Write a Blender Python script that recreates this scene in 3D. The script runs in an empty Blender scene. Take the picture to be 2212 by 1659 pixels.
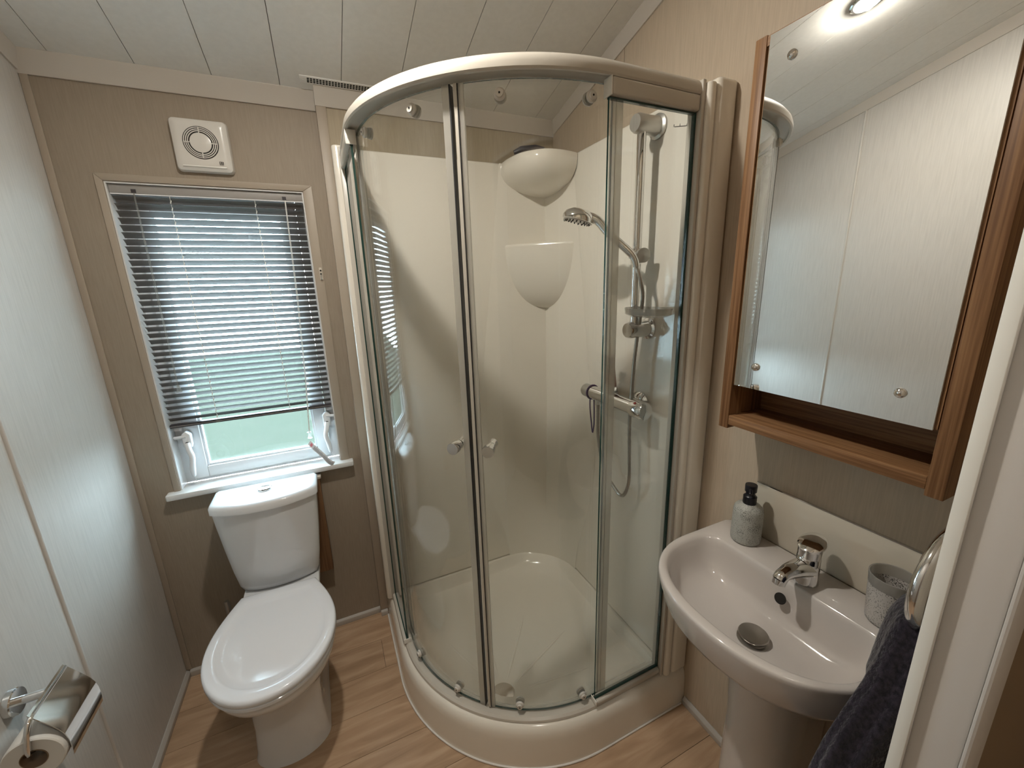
import bpy, bmesh, math, random
from mathutils import Vector, Matrix
random.seed(7)
C = bpy.context.scene.collection
sc = bpy.context.scene

# ------------------------------------------------------------------ camera, world, exposure
FPX = 872.54
cam_d = bpy.data.cameras.new('camera'); cam = bpy.data.objects.new('camera', cam_d); C.objects.link(cam)
cam_d.sensor_fit = 'HORIZONTAL'; cam_d.sensor_width = 36.0; cam_d.lens = FPX / 2212 * 36.0
cam_d.clip_start = 0.01
cam.location = (0.6767, -1.7215, 1.4763)
cam.rotation_mode = 'XYZ'; cam.rotation_euler = (1.3272, 0.0306, -0.4319)
sc.camera = cam
SKY = (0.64, 0.80, 1.0); SKY_STRENGTH = 74.0
LAMP_POWER = 9.6; GLOW_POWER = 5.0; LAMP_COL = (1.0, 0.95, 0.86)
HALL_FILL_POWER = 6.0
EXPOSURE = 0.16
w = bpy.data.worlds.new('overcast_sky'); sc.world = w; w.use_nodes = True
bg = w.node_tree.nodes['Background']; bg.inputs[0].default_value = (*SKY, 1); bg.inputs[1].default_value = SKY_STRENGTH
vs = sc.view_settings
vs.view_transform = 'Standard'; vs.look = 'None'; vs.gamma = 1.0; vs.use_curve_mapping = False; vs.exposure = EXPOSURE
cy = sc.cycles
cy.use_denoising = True
cy.use_adaptive_sampling = True; cy.adaptive_threshold = 0.16; cy.adaptive_min_samples = 16; cy.time_limit = 1000
cy.max_bounces = 6; cy.diffuse_bounces = 3; cy.glossy_bounces = 4; cy.transmission_bounces = 6; cy.transparent_max_bounces = 24
cy.sample_clamp_indirect = 6.0; cy.caustics_reflective = False; cy.caustics_refractive = False
# portal for the daylight through the window opening
pd = bpy.data.lights.new('window_portal', 'AREA'); pd.shape = 'RECTANGLE'; pd.size = 0.56; pd.size_y = 1.06
pd.cycles.is_portal = True
po = bpy.data.objects.new('window_portal', pd); C.objects.link(po); po.location = (0.392, 0.125, 1.30); po.rotation_euler = (-math.pi/2, 0, 0)

# ------------------------------------------------------------------ dimensions (metres)
W = 1.672            # right wall
DSH = 0.029          # boxed wall section behind the shower stands proud by this
SL = 0.2564          # ceiling slope
def zc(y): return 2.12 - SL * y
YF = -1.575          # inner face of the door wall
S = 0.90; R = 0.547  # shower tray
TX0 = W - S; TYB = -DSH; TYS = -DSH - S
ACX = TX0 + R; ACY = TYB - (S - R)   # arc centre
PX = 1.605; PY = -0.095               # inner faces of the shower wall panels
PTOP = 1.945

# ------------------------------------------------------------------ materials
def s2l(c): return c / 12.92 if c <= 0.04045 else ((c + 0.055) / 1.055) ** 2.4
def rgb(r, g, b): return (s2l(r/255), s2l(g/255), s2l(b/255), 1)
M = {}
def mat(name, col, rough=0.5, metal=0.0, spec=0.5, coat=0.0, sheen=0.0):
    m = bpy.data.materials.new(name); m.use_nodes = True
    b = m.node_tree.nodes['Principled BSDF']
    b.inputs['Base Color'].default_value = col if len(col) == 4 else (*col, 1)
    b.inputs['Roughness'].default_value = rough; b.inputs['Metallic'].default_value = metal
    b.inputs['Specular IOR Level'].default_value = spec
    b.inputs['Coat Weight'].default_value = coat; b.inputs['Coat Roughness'].default_value = 0.05
    b.inputs['Sheen Weight'].default_value = sheen
    M[name] = m
    return m
def nodes(m):
    nt = m.node_tree; return nt, nt.nodes, nt.links, nt.nodes['Principled BSDF']
def tex_coords(m, scale, kind='Object'):
    nt, N, L, b = nodes(m)
    tc = N.new('ShaderNodeTexCoord'); mp = N.new('ShaderNodeMapping'); mp.inputs['Scale'].default_value = scale
    L.new(tc.outputs[kind], mp.inputs[0]); return mp.outputs[0]
def mottled(m, c1, c2, scale, detail=4, bump=0.0, lo=0.35, hi=0.65, bdist=0.001, nscale=1.0):
    nt, N, L, b = nodes(m)
    v = tex_coords(m, scale)
    n = N.new('ShaderNodeTexNoise'); n.inputs['Scale'].default_value = nscale; n.inputs['Detail'].default_value = detail
    L.new(v, n.inputs[0])
    r = N.new('ShaderNodeValToRGB'); r.color_ramp.elements[0].position = lo; r.color_ramp.elements[1].position = hi
    r.color_ramp.elements[0].color = c1; r.color_ramp.elements[1].color = c2
    L.new(n.outputs[0], r.inputs[0]); L.new(r.outputs[0], b.inputs['Base Color'])
    if bump:
        bp = N.new('ShaderNodeBump'); bp.inputs['Strength'].default_value = bump; bp.inputs['Distance'].default_value = bdist
        L.new(n.outputs[0], bp.inputs['Height']); L.new(bp.outputs[0], b.inputs['Normal'])
    return n, r

WALLC = (0.52, 0.425, 0.32)
def sc3(c, k): return (c[0]*k, c[1]*k, c[2]*k, 1)
m = mat('wall_taupe', WALLC, 0.55, spec=0.3); mottled(m, sc3(WALLC, .95), sc3(WALLC, 1.05), (260, 260, 14), 3, 0.05)
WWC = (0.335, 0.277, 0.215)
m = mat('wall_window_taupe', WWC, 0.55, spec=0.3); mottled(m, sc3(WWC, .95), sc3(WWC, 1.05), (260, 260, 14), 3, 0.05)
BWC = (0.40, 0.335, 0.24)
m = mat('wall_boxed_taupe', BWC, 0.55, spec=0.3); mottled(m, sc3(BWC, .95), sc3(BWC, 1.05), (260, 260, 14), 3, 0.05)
LWC = (0.58, 0.55, 0.51)
m = mat('wall_cream', LWC, 0.42, spec=0.35); mottled(m, sc3(LWC, .92), sc3(LWC, 1.03), (190, 190, 9), 5, 0.08, 0.25, 0.6)
mat('wall_hall', (0.20, 0.13, 0.07), 0.5)
m = mat('ceiling_white', (0.80, 0.78, 0.74), 0.5, spec=0.3); mottled(m, (0.785, .765, .725, 1), (.815, .795, .755, 1), (60, 60, 60), 3)
mat('groove', (0.20, 0.18, 0.16), 0.8)
mat('trim_cream', (0.60, 0.54, 0.46), 0.4)
mat('trim_strip', (0.40, 0.335, 0.265), 0.45)
mat('trim_ceiling', (0.60, 0.55, 0.49), 0.4)
mat('skirting', (0.52, 0.49, 0.45), 0.4)
m = mat('floor_base', (0.05, 0.03, 0.02), 0.8)
# wood vinyl planks
m = mat('floor_wood', (0.3, 0.18, 0.1), 0.34, spec=0.4)
nt, N, L, b = nodes(m)
v = tex_coords(m, (4.0, 30, 30))
n1 = N.new('ShaderNodeTexNoise'); n1.inputs['Scale'].default_value = 1.0; n1.inputs['Detail'].default_value = 6; n1.inputs['Distortion'].default_value = 0.6
oi = N.new('ShaderNodeObjectInfo'); ad = N.new('ShaderNodeVectorMath'); ad.operation = 'MULTIPLY_ADD'
cmb = N.new('ShaderNodeCombineXYZ'); mlt = N.new('ShaderNodeMath'); mlt.operation = 'MULTIPLY'; mlt.inputs[1].default_value = 30
L.new(oi.outputs['Random'], mlt.inputs[0]); L.new(mlt.outputs[0], cmb.inputs[0]); L.new(mlt.outputs[0], cmb.inputs[1])
va = N.new('ShaderNodeVectorMath'); va.operation = 'ADD'; L.new(v, va.inputs[0]); L.new(cmb.outputs[0], va.inputs[1]); L.new(va.outputs[0], n1.inputs[0])
r = N.new('ShaderNodeValToRGB'); e = r.color_ramp.elements
e[0].position = 0.25; e[0].color = (0.36, 0.235, 0.145, 1); e[1].position = 0.75; e[1].color = (0.60, 0.425, 0.285, 1)
e2 = e.new(0.5); e2.color = (0.48, 0.325, 0.208, 1)
L.new(n1.outputs[0], r.inputs[0])
hv = N.new('ShaderNodeHueSaturation'); mr = N.new('ShaderNodeMapRange'); mr.inputs[3].default_value = 0.94; mr.inputs[4].default_value = 1.06
L.new(oi.outputs['Random'], mr.inputs[0]); L.new(mr.outputs[0], hv.inputs['Value']); L.new(r.outputs[0], hv.inputs['Color'])
L.new(hv.outputs[0], b.inputs['Base Color'])
bp = N.new('ShaderNodeBump'); bp.inputs['Strength'].default_value = 0.08; bp.inputs['Distance'].default_value = 0.001
L.new(n1.outputs[0], bp.inputs['Height']); L.new(bp.outputs[0], b.inputs['Normal'])
# cabinet wood: fine straight grain
def grain(name, axis, c1, c2):
    m = mat(name, c1, 0.45, spec=0.3)
    nt, N, L, b = nodes(m)
    sc_ = {'z': (220, 220, 5), 'y': (220, 5, 220)}[axis]
    v = tex_coords(m, sc_)
    n = N.new('ShaderNodeTexNoise'); n.inputs['Scale'].default_value = 1; n.inputs['Detail'].default_value = 3
    L.new(v, n.inputs[0])
    v2 = tex_coords(m, tuple(x * 0.12 for x in sc_))
    n2 = N.new('ShaderNodeTexNoise'); n2.inputs['Scale'].default_value = 1; n2.inputs['Detail'].default_value = 2; L.new(v2, n2.inputs[0])
    mx = N.new('ShaderNodeMath'); mx.operation = 'MULTIPLY_ADD'; mx.inputs[1].default_value = 0.5
    L.new(n2.outputs[0], mx.inputs[0]); L.new(n.outputs[0], mx.inputs[2])
    r = N.new('ShaderNodeValToRGB'); r.color_ramp.elements[0].position = 0.55; r.color_ramp.elements[1].position = 0.95
    r.color_ramp.elements[0].color = (*c1, 1); r.color_ramp.elements[1].color = (*c2, 1)
    L.new(mx.outputs[0], r.inputs[0]); L.new(r.outputs[0], b.inputs['Base Color'])
    bp = N.new('ShaderNodeBump'); bp.inputs['Strength'].default_value = 0.15; bp.inputs['Distance'].default_value = 0.0006
    L.new(n.outputs[0], bp.inputs['Height']); L.new(bp.outputs[0], b.inputs['Normal'])
grain('cab_vertical', 'z', (0.150, 0.070, 0.030), (0.330, 0.180, 0.085))
grain('cab_horizontal', 'y', (0.150, 0.070, 0.030), (0.330, 0.180, 0.085))
grain('board_wood', 'z', (0.150, 0.075, 0.035), (0.240, 0.130, 0.065))
mat('acrylic', (0.84, 0.79, 0.70), 0.16, spec=0.5, coat=0.4)
mat('acrylic_shelf', (0.84, 0.79, 0.70), 0.10, spec=0.5, coat=0.6)
mat('ceramic', (0.74, 0.75, 0.765), 0.07, spec=0.6, coat=0.3)
mat('basin_ceramic', (0.60, 0.555, 0.52), 0.08, spec=0.6, coat=0.3)
mat('seat_plastic', (0.80, 0.83, 0.88), 0.10, spec=0.5)
mat('chrome', (0.78, 0.78, 0.78), 0.06, metal=1.0)
mat('chrome_scale', (0.55, 0.54, 0.51), 0.35, metal=0.8)
mat('steel_dark', (0.42, 0.40, 0.37), 0.28, metal=1.0)
mat('rail_white', (0.56, 0.52, 0.455), 0.28, spec=0.5)
mat('roller_white', (0.66, 0.63, 0.58), 0.3)
mat('rubber_black', (0.012, 0.012, 0.014), 0.45)
mat('plastic_black', (0.006, 0.006, 0.010), 0.32)
mat('plastic_white', (0.68, 0.65, 0.60), 0.25, spec=0.5)
mat('upvc', (0.84, 0.86, 0.88), 0.22, spec=0.5)
mat('sill_white', (0.76, 0.76, 0.75), 0.35)
mat('slat', (0.17, 0.157, 0.148), 0.42, spec=0.4); mat('slat_lit', (0.50, 0.50, 0.50), 0.4)  # dark under-face tone stands in for shade, upper face kept pale
mat('headrail', (0.34, 0.32, 0.30), 0.45)
mat('blind_dark', (0.035, 0.03, 0.035), 0.4)
mat('cord', (0.75, 0.74, 0.70), 0.7)
mat('paper', (0.74, 0.72, 0.68), 0.9)
mat('card_core', (0.25, 0.17, 0.11), 0.9)
mat('tag_white', (0.78, 0.78, 0.78), 0.5)
mat('tag_pink', (0.75, 0.25, 0.30), 0.5)
mat('ink_grey', (0.22, 0.22, 0.23), 0.6)
mat('ink_dark', (0.05, 0.04, 0.035), 0.5)
mat('red_mark', (0.30, 0.02, 0.02), 0.3)
mat('purple_cord', (0.10, 0.06, 0.16), 0.7)
mat('tube_pink', (0.45, 0.30, 0.27), 0.4)
mat('tube_label', (0.14, 0.11, 0.10), 0.5)
mat('tube_clear', (0.55, 0.50, 0.40), 0.25)
mat('splash', (0.62, 0.56, 0.46), 0.04, spec=0.6, coat=0.6)
mat('edge_white', (0.8, 0.78, 0.72), 0.3)
mat('door_frame', (0.60, 0.56, 0.52), 0.35)
mat('knob_face', (0.16, 0.09, 0.055), 0.25, metal=0.6)
mat('dark_slot', (0.010, 0.008, 0.006), 0.8)
mat('sealant', (0.75, 0.72, 0.68), 0.4)
mat('grass', (0.0175, 0.0195, 0.0125), 0.9, spec=0.0); mottled(M['grass'], (0.020, .0225, .0150, 1), (.023, .0245, .0170, 1), (2, 2, 2))
mat('mirror', (0.93, 0.94, 0.93), 0.0, metal=1.0)
mat('glass_edge', (0.012, 0.045, 0.038), 0.12, spec=0.6)
# speckled frosted stone-effect
m = mat('speckled', (0.5, 0.5, 0.46), 0.45)
def speckle(m, base, dark, thr=0.09, scale=400):
    nt, N, L, b = nodes(m)
    v = tex_coords(m, (scale, scale, scale))
    vo = N.new('ShaderNodeTexVoronoi'); vo.inputs['Scale'].default_value = 1.0; L.new(v, vo.inputs[0])
    no = N.new('ShaderNodeTexNoise'); no.inputs['Scale'].default_value = 0.09; no.inputs['Detail'].default_value = 2; L.new(v, no.inputs[0])
    ms = N.new('ShaderNodeMapRange'); ms.inputs[1].default_value = 0.42; ms.inputs[2].default_value = 0.68
    ms.inputs[3].default_value = 0.24; ms.inputs[4].default_value = 0.42; L.new(no.outputs[0], ms.inputs[0])
    lt = N.new('ShaderNodeMath'); lt.operation = 'LESS_THAN'; L.new(vo.outputs['Distance'], lt.inputs[0]); L.new(ms.outputs[0], lt.inputs[1])
    mx = N.new('ShaderNodeMix'); mx.data_type = 'RGBA'; mx.inputs[6].default_value = base; mx.inputs[7].default_value = dark
    L.new(lt.outputs[0], mx.inputs[0]); L.new(mx.outputs[2], b.inputs['Base Color'])
speckle(m, (0.42, 0.42, 0.385, 1), (0.09, 0.09, 0.08, 1))
m = mat('speckled_cup', (0.5, 0.5, 0.46), 0.45); speckle(m, (0.50, 0.47, 0.44, 1), (0.05, 0.045, 0.04, 1))
# towel
m = mat('towel', (0.018, 0.014, 0.020), 0.95, spec=0.1, sheen=0.35)
n, r_ = mottled(m, (0.010, 0.008, 0.012, 1), (0.030, 0.024, 0.034, 1), (170, 170, 120), 4, 0.9, bdist=0.004)
# clear glass: straight-through with reflections (thin panes)
def clear_glass(name, tint, refl=1.0, haze=0.0, hazecol=(0.7, 0.7, 0.68, 1), ior=1.5, hrough=None):
    m = bpy.data.materials.new(name); m.use_nodes = True; M[name] = m
    nt = m.node_tree; N = nt.nodes; L = nt.links; N.remove(N['Principled BSDF']); out = N['Material Output']
    tr = N.new('ShaderNodeBsdfTransparent'); tr.inputs[0].default_value = (*tint, 1)
    gl = N.new('ShaderNodeBsdfGlossy'); gl.inputs['Roughness'].default_value = 0.0 if hrough is None else hrough; gl.inputs[0].default_value = (refl, refl, refl, 1)
    fr = N.new('ShaderNodeFresnel')
    ge = N.new('ShaderNodeNewGeometry'); mi_ = N.new('ShaderNodeMix'); mi_.data_type = 'FLOAT'
    mi_.inputs[2].default_value = ior; mi_.inputs[3].default_value = 1/ior   # same reflectance on both faces of a thin pane
    L.new(ge.outputs['Backfacing'], mi_.inputs[0]); L.new(mi_.outputs[0], fr.inputs[0])
    mx = N.new('ShaderNodeMixShader'); L.new(fr.outputs[0], mx.inputs[0]); L.new(gl.outputs[0], mx.inputs[2])
    if haze:
        df = N.new('ShaderNodeBsdfDiffuse'); df.inputs[0].default_value = hazecol
        tl = N.new('ShaderNodeBsdfTranslucent'); tl.inputs[0].default_value = hazecol
        h2 = N.new('ShaderNodeMixShader'); h2.inputs[0].default_value = 0.5; L.new(df.outputs[0], h2.inputs[1]); L.new(tl.outputs[0], h2.inputs[2])
        h = N.new('ShaderNodeMixShader'); h.inputs[0].default_value = haze; L.new(tr.outputs[0], h.inputs[1]); L.new(h2.outputs[0], h.inputs[2])
        L.new(h.outputs[0], mx.inputs[1])
    else:
        L.new(tr.outputs[0], mx.inputs[1])
    L.new(mx.outputs[0], out.inputs[0])
clear_glass('glass', (0.975, 0.985, 0.978), 0.9, 0.0)
clear_glass('seal', (0.90, 0.90, 0.87), 0.9, 0.50, (0.84, 0.81, 0.76, 1))
clear_glass('clear_plastic', (0.9, 0.9, 0.88), 1.0, 0.25, (0.7, 0.7, 0.68, 1))
clear_glass('dish_plastic', (0.88, 0.88, 0.87), 1.0, 0.35, (0.72, 0.70, 0.68, 1))
clear_glass('window_glass', (0.92, 0.97, 0.93), 0.8, 0.42, (0.030, 0.034, 0.031, 1))
clear_glass('frosted_cup', (0.75, 0.74, 0.70), 0.5, 0.6, (0.62, 0.60, 0.57, 1), hrough=0.3)

# ------------------------------------------------------------------ mesh helpers
class MB:
    def __init__(s): s.v = []; s.f = []; s.mi = []; s.cur = 0
    def add(s, vs, fs):
        o = len(s.v); s.v += [tuple(p) for p in vs]
        for f in fs: s.f.append(tuple(i + o for i in f)); s.mi.append(s.cur)
        return s
    def slot(s, i): s.cur = i; return s
    def box(s, x0, x1, y0, y1, z0, z1):
        v = [(x, y, z) for z in (z0, z1) for y in (y0, y1) for x in (x0, x1)]
        return s.add(v, [(0, 2, 3, 1), (4, 5, 7, 6), (0, 1, 5, 4), (2, 6, 7, 3), (0, 4, 6, 2), (1, 3, 7, 5)])
    def loft(s, rings, closed=True, cap0=True, cap1=True):
        n = len(rings[0]); o = len(s.v)
        vs = [p for r_ in rings for p in r_]; fs = []
        for k in range(len(rings) - 1):
            for i in range(n if closed else n - 1):
                j = (i + 1) % n
                fs.append((k*n + i, k*n + j, (k+1)*n + j, (k+1)*n + i))
        if cap0: fs.append(tuple(range(n - 1, -1, -1)))
        if cap1: fs.append(tuple((len(rings) - 1)*n + i for i in range(n)))
        return s.add(vs, fs)
    def prism(s, poly, axis, a, b):
        def P(p, t):
            return {'x': (t, p[0], p[1]), 'y': (p[0], t, p[1]), 'z': (p[0], p[1], t)}[axis]
        return s.loft([[P(p, a) for p in poly], [P(p, b) for p in poly]])
    def lathe(s, prof, origin=(0, 0, 0), axis=(0, 0, 1), n=32, cap=True):
        q = Vector((0, 0, 1)).rotation_difference(Vector(axis).normalized()); o = Vector(origin)
        rings = []
        for r_, h in prof:
            rings.append([tuple(o + q @ Vector((r_*math.cos(2*math.pi*i/n), r_*math.sin(2*math.pi*i/n), h))) for i in range(n)])
        return s.loft(rings, True, cap, cap)
    def tube(s, pts, rad, n=12, caps=True, flat=None):
        pts = [Vector(p) for p in pts]; m_ = len(pts); rings = []
        rr = rad if isinstance(rad, (list, tuple)) else [rad]*m_
        up = None
        for k, p in enumerate(pts):
            t = (pts[min(k+1, m_-1)] - pts[max(k-1, 0)]).normalized()
            if up is None:
                up = Vector((0, 0, 1)) if abs(t.z) < 0.9 else Vector((0, 1, 0))
            u = (up - t*up.dot(t)).normalized(); up = u; w_ = t.cross(u)
            a, b_ = (rr[k], rr[k]) if flat is None else (rr[k], rr[k]*flat)
            rings.append([tuple(p + u*math.cos(2*math.pi*i/n)*a + w_*math.sin(2*math.pi*i/n)*b_) for i in range(n)])
        return s.loft(rings, True, caps, caps)
    def build(s, name, mats, parent=None, smooth=None, bevel=0.0, seg=2, merge=False, base=True):
        me = bpy.data.meshes.new(name)
        off = root_of(parent)
        vs = s.v
        loc = (0, 0, 0)
        if parent is None and base:
            xs = [p[0] for p in vs]; ys = [p[1] for p in vs]; zs = [p[2] for p in vs]
            loc = ((min(xs)+max(xs))/2, (min(ys)+max(ys))/2, min(zs)); off = loc
        me.from_pydata([(p[0]-off[0], p[1]-off[1], p[2]-off[2]) for p in vs], [], s.f)
        if not isinstance(mats, (list, tuple)): mats = [mats]
        for m_ in mats: me.materials.append(M[m_])
        if len(mats) > 1:
            for p, i in zip(me.polygons, s.mi): p.material_index = i
        bm = bmesh.new(); bm.from_mesh(me)
        if merge: bmesh.ops.remove_doubles(bm, verts=bm.verts, dist=1e-5)
        bmesh.ops.recalc_face_normals(bm, faces=bm.faces)
        if bevel:
            ed = [e for e in bm.edges if len(e.link_faces) == 2 and e.calc_face_angle(0) > 0.6]
            bmesh.ops.bevel(bm, geom=ed, offset=bevel, segments=seg, profile=0.5, affect='EDGES', clamp_overlap=True)
        bm.to_mesh(me); bm.free()
        if smooth is None: smooth = 0.7 if bevel else 0
        if smooth:
            for p in me.polygons: p.use_smooth = True
            me.set_sharp_from_angle(angle=smooth)
        o = bpy.data.objects.new(name, me); C.objects.link(o)
        if parent is not None: o.parent = parent; ROOT[o.name] = off
        else: o.location = loc; ROOT[o.name] = loc
        return o
ROOT = {}
def root_of(o): return (0, 0, 0) if o is None else ROOT[o.name]
def tag(o, label=None, cat=None, group=None, kind=None):
    if label: o['label'] = label
    if cat: o['category'] = cat
    if group: o['group'] = group
    if kind: o['kind'] = kind
    return o
def thing(name, label, cat, loc, group=None):
    o = bpy.data.objects.new(name, None); o.empty_display_size = 0.05; C.objects.link(o); o.location = loc; ROOT[o.name] = tuple(loc)
    return tag(o, label, cat, group)
def struct(o): o['kind'] = 'structure'; return o
def dup(o, parent, dloc):
    c = o.copy(); C.objects.link(c); c.parent = parent
    c.location = tuple(a + b for a, b in zip(o.location, dloc)); ROOT[c.name] = ROOT[o.name]
    return c
def arc(cx, cy_, r, a0, a1, n):
    return [(cx + r*math.cos(math.radians(a0 + (a1-a0)*i/n)), cy_ + r*math.sin(math.radians(a0 + (a1-a0)*i/n))) for i in range(n+1)]
def rrect(x0, x1, y0, y1, r, n=6):
    return arc(x1-r, y0+r, r, -90, 0, n) + arc(x1-r, y1-r, r, 0, 90, n) + arc(x0+r, y1-r, r, 90, 180, n) + arc(x0+r, y0+r, r, 180, 270, n)
def smooth_path(P, k=6):
    P = [Vector(p) for p in P]; out = []
    for i in range(len(P)-1):
        p0 = P[max(i-1, 0)]; p1 = P[i]; p2 = P[i+1]; p3 = P[min(i+2, len(P)-1)]
        for j in range(k):
            t = j/k
            out.append(0.5*((2*p1) + (p2-p0)*t + (2*p0-5*p1+4*p2-p3)*t*t + (3*p1-p0-3*p2+p3)*t**3))
    out.append(P[-1]); return out
def text_mesh(txt, size, mname, parent, name, matrix, extrude=0.0002):
    cu = bpy.data.curves.new('txt', 'FONT'); cu.body = txt; cu.size = size; cu.extrude = extrude; cu.align_x = 'CENTER'; cu.align_y = 'CENTER'
    t = bpy.data.objects.new('txt', cu); C.objects.link(t)
    dg = bpy.context.evaluated_depsgraph_get()
    me = bpy.data.meshes.new_from_object(t.evaluated_get(dg)); bpy.data.objects.remove(t); bpy.data.curves.remove(cu)
    off = root_of(parent)
    me.transform(Matrix.Translation(Vector(off))*-1 if False else matrix); me.transform(Matrix.Translation(-Vector(off)))
    me.materials.clear(); me.materials.append(M[mname]); me.name = name
    o = bpy.data.objects.new(name, me); C.objects.link(o); o.parent = parent; ROOT[o.name] = off
    return o

# ================================================================== ROOM SHELL
XL, XR = 0.0, W
HY = -2.60          # far hallway wall
# floor base + planks
floor = struct(MB().box(-0.02, W+0.02, HY, 0.02, -0.03, -0.004).build('floor', 'floor_base', base=False))
PWID = 0.1475
ys = [0.0]
y = -0.0175
while y > -1.62: ys.append(y); y -= PWID
ys.append(-1.64)
for i in range(len(ys)-1):
    y1, y0 = ys[i], ys[i+1]
    x = -0.02 - random.uniform(0, 0.7)
    if abs(y0 + 0.312) < 0.01: x = -0.5
    while x < W:
        x1 = x + 1.22
        a, b_ = max(x, 0.0), min(x1, W)
        if b_ - a > 0.02:
            MB().box(a+0.0006, b_-0.0006, y0+0.0006, y1-0.0006, -0.004, 0.0).build('plank', 'floor_wood', floor)
        x = x1
hallfloor = MB().box(0, W, HY, -1.6405, -0.004, 0.0).build('hall_planking', 'floor_wood', floor)

# walls as slope-cut prisms in the y-z plane
def wall_yz(mb, x0, x1, ya, yb, z0=0.0, drop=0.0):
    mb.prism([(ya, z0), (yb, z0), (yb, zc(yb)-drop), (ya, zc(ya)-drop)], 'x', x0, x1); return mb
wl = struct(wall_yz(MB(), -0.06, -0.006, HY, 0.12).build('wall_left', 'groove', base=False))
wall_yz(MB(), -0.006, 0.0, -0.4875, 0.0).build('wall_panel', 'wall_cream', wl)
wall_yz(MB(), -0.006, 0.0, HY, -0.4905).build('wall_panel', 'wall_cream', wl)
MB().tube([(0.0, -0.489, 0.03), (0.0, -0.489, zc(-0.489)-0.04)], 0.0055, 10).build('joint_bead', 'wall_cream', wl, smooth=1.0)
wr = struct(wall_yz(MB(), W+0.006, W+0.06, HY, 0.12).build('wall_right', 'groove', base=False))
wall_yz(MB(), W, W+0.006, -0.4885, 0.0).build('wall_panel', 'wall_taupe', wr)
wall_yz(MB(), W, W+0.006, HY, -0.4905).build('wall_panel', 'wall_taupe', wr)
# window wall
OX0, OX1, OZ0, OZ1 = 0.122, 0.662, 0.785, 1.815
mb = MB()
mb.box(0, OX0, 0, 0.12, 0, 2.13); mb.box(OX1, W, 0, 0.12, 0, 2.13)
mb.box(OX0, OX1, 0, 0.12, 0, OZ0-0.02); mb.box(OX0, OX1, 0, 0.12, OZ1, 2.13)
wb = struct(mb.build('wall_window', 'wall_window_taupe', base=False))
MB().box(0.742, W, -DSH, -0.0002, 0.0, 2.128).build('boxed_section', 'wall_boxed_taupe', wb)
MB().box(0.7395, 0.772, -DSH-0.0045, 0.0, 0.032, 2.10).build('corner_strip', 'trim_strip', wb, bevel=0.0015)
MB().box(0.0005, 0.019, -0.005, 0.0, 0.032, 2.09).build('corner_strip', 'trim_strip', wb, bevel=0.0015)
# window surround strips
mb = MB().prism([(0.103, OZ0-0.02), (OX0-0.001, OZ0-0.02), (OX0-0.001, OZ1+0.001), (0.103, OZ1+0.021)], 'y', -0.004, 0.0); mb.build('window_architrave', 'trim_strip', wb, bevel=0.001)
mb = MB().prism([(OX1+0.001, OZ0-0.02), (0.693, OZ0-0.02), (0.693, OZ1+0.021), (OX1+0.001, OZ1+0.001)], 'y', -0.004, 0.0); mb.build('window_architrave', 'trim_strip', wb, bevel=0.001)
mb = MB().prism([(0.1032, OZ1+0.0213), (OX0-0.0008, OZ1+0.0013), (OX1+0.0008, OZ1+0.0013), (0.6928, OZ1+0.0213)], 'y', -0.004, 0.0); mb.build('window_architrave', 'trim_strip', wb, bevel=0.001)
# door wall with the doorway the camera stands in
DX0, DX1 = 0.40, 1.250; YB_ = -1.618
mb = MB(); wall = [(0, DX0), (DX1, W)]
for a, b_ in wall:
    mb.prism([(YB_, 0), (YF, 0), (YF, zc(YF)), (YB_, zc(YB_))], 'x', a, b_)
mb.prism([(YB_, 2.02), (YF, 2.02), (YF, zc(YF)), (YB_, zc(YB_))], 'x', DX0, DX1)
wd = struct(mb.build('wall_door', ['wall_taupe'], base=False))
# door lining: two jambs and a head
dj = struct(MB().box(DX1-0.012, DX1-0.0005, YB_-0.004, YF+0.004, 0.0, 2.012).build('door_1', 'door_frame', base=False, bevel=0.0015))
MB().box(DX1-0.020, DX1-0.0125, YF-0.008, YF+0.004, 0.0, 2.0).build('door_stop_bead', 'edge_white', dj, bevel=0.001)
MB().box(DX1-0.016, DX1+0.030, YB_-0.010, YB_-0.0045, 0.0, 2.01).build('architrave', 'door_frame', dj, bevel=0.003)
MB().box(DX0+0.0005, DX0+0.012, YB_-0.004, YF+0.004, 0.0, 2.012).build('jamb', 'door_frame', dj, bevel=0.0015)
MB().box(DX0+0.0125, DX1-0.0125, YB_-0.004, YF+0.004, 2.0, 2.0195).build('head', 'door_frame', dj, bevel=0.0015)
# hallway shell behind the camera
mb = MB().box(DX1+0.031, W, YB_-0.004, YB_-0.0005, 0.0, 2.4); hw = mb.build('hall_panel', 'wall_hall', wd)
struct(MB().box(-0.06, W+0.06, HY-0.05, HY, 0, 2.85).build('wall_hall', 'wall_taupe', base=False))
# ceiling
def slab(mb, x0, x1, ya, yb, t0, t1):
    return mb.prism([(ya, zc(ya)+t0), (yb, zc(yb)+t0), (yb, zc(yb)+t1), (ya, zc(ya)+t1)], 'x', x0, x1)
ceil = struct(slab(MB(), -0.06, W+0.06, HY, 0.12, 0.007, 0.03).build('ceiling', 'groove', base=False))
seams = [0.0] + [0.0835 + 0.1857*k for k in range(9)] + [W]
for i in range(len(seams)-1):
    a, b_ = seams[i], seams[i+1]
    if b_ - a > 0.01:
        slab(MB(), a+0.0009, b_-0.0009, HY, 0.0, 0.0, 0.0068).build('ceiling_panel', 'ceiling_white', ceil)
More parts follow.
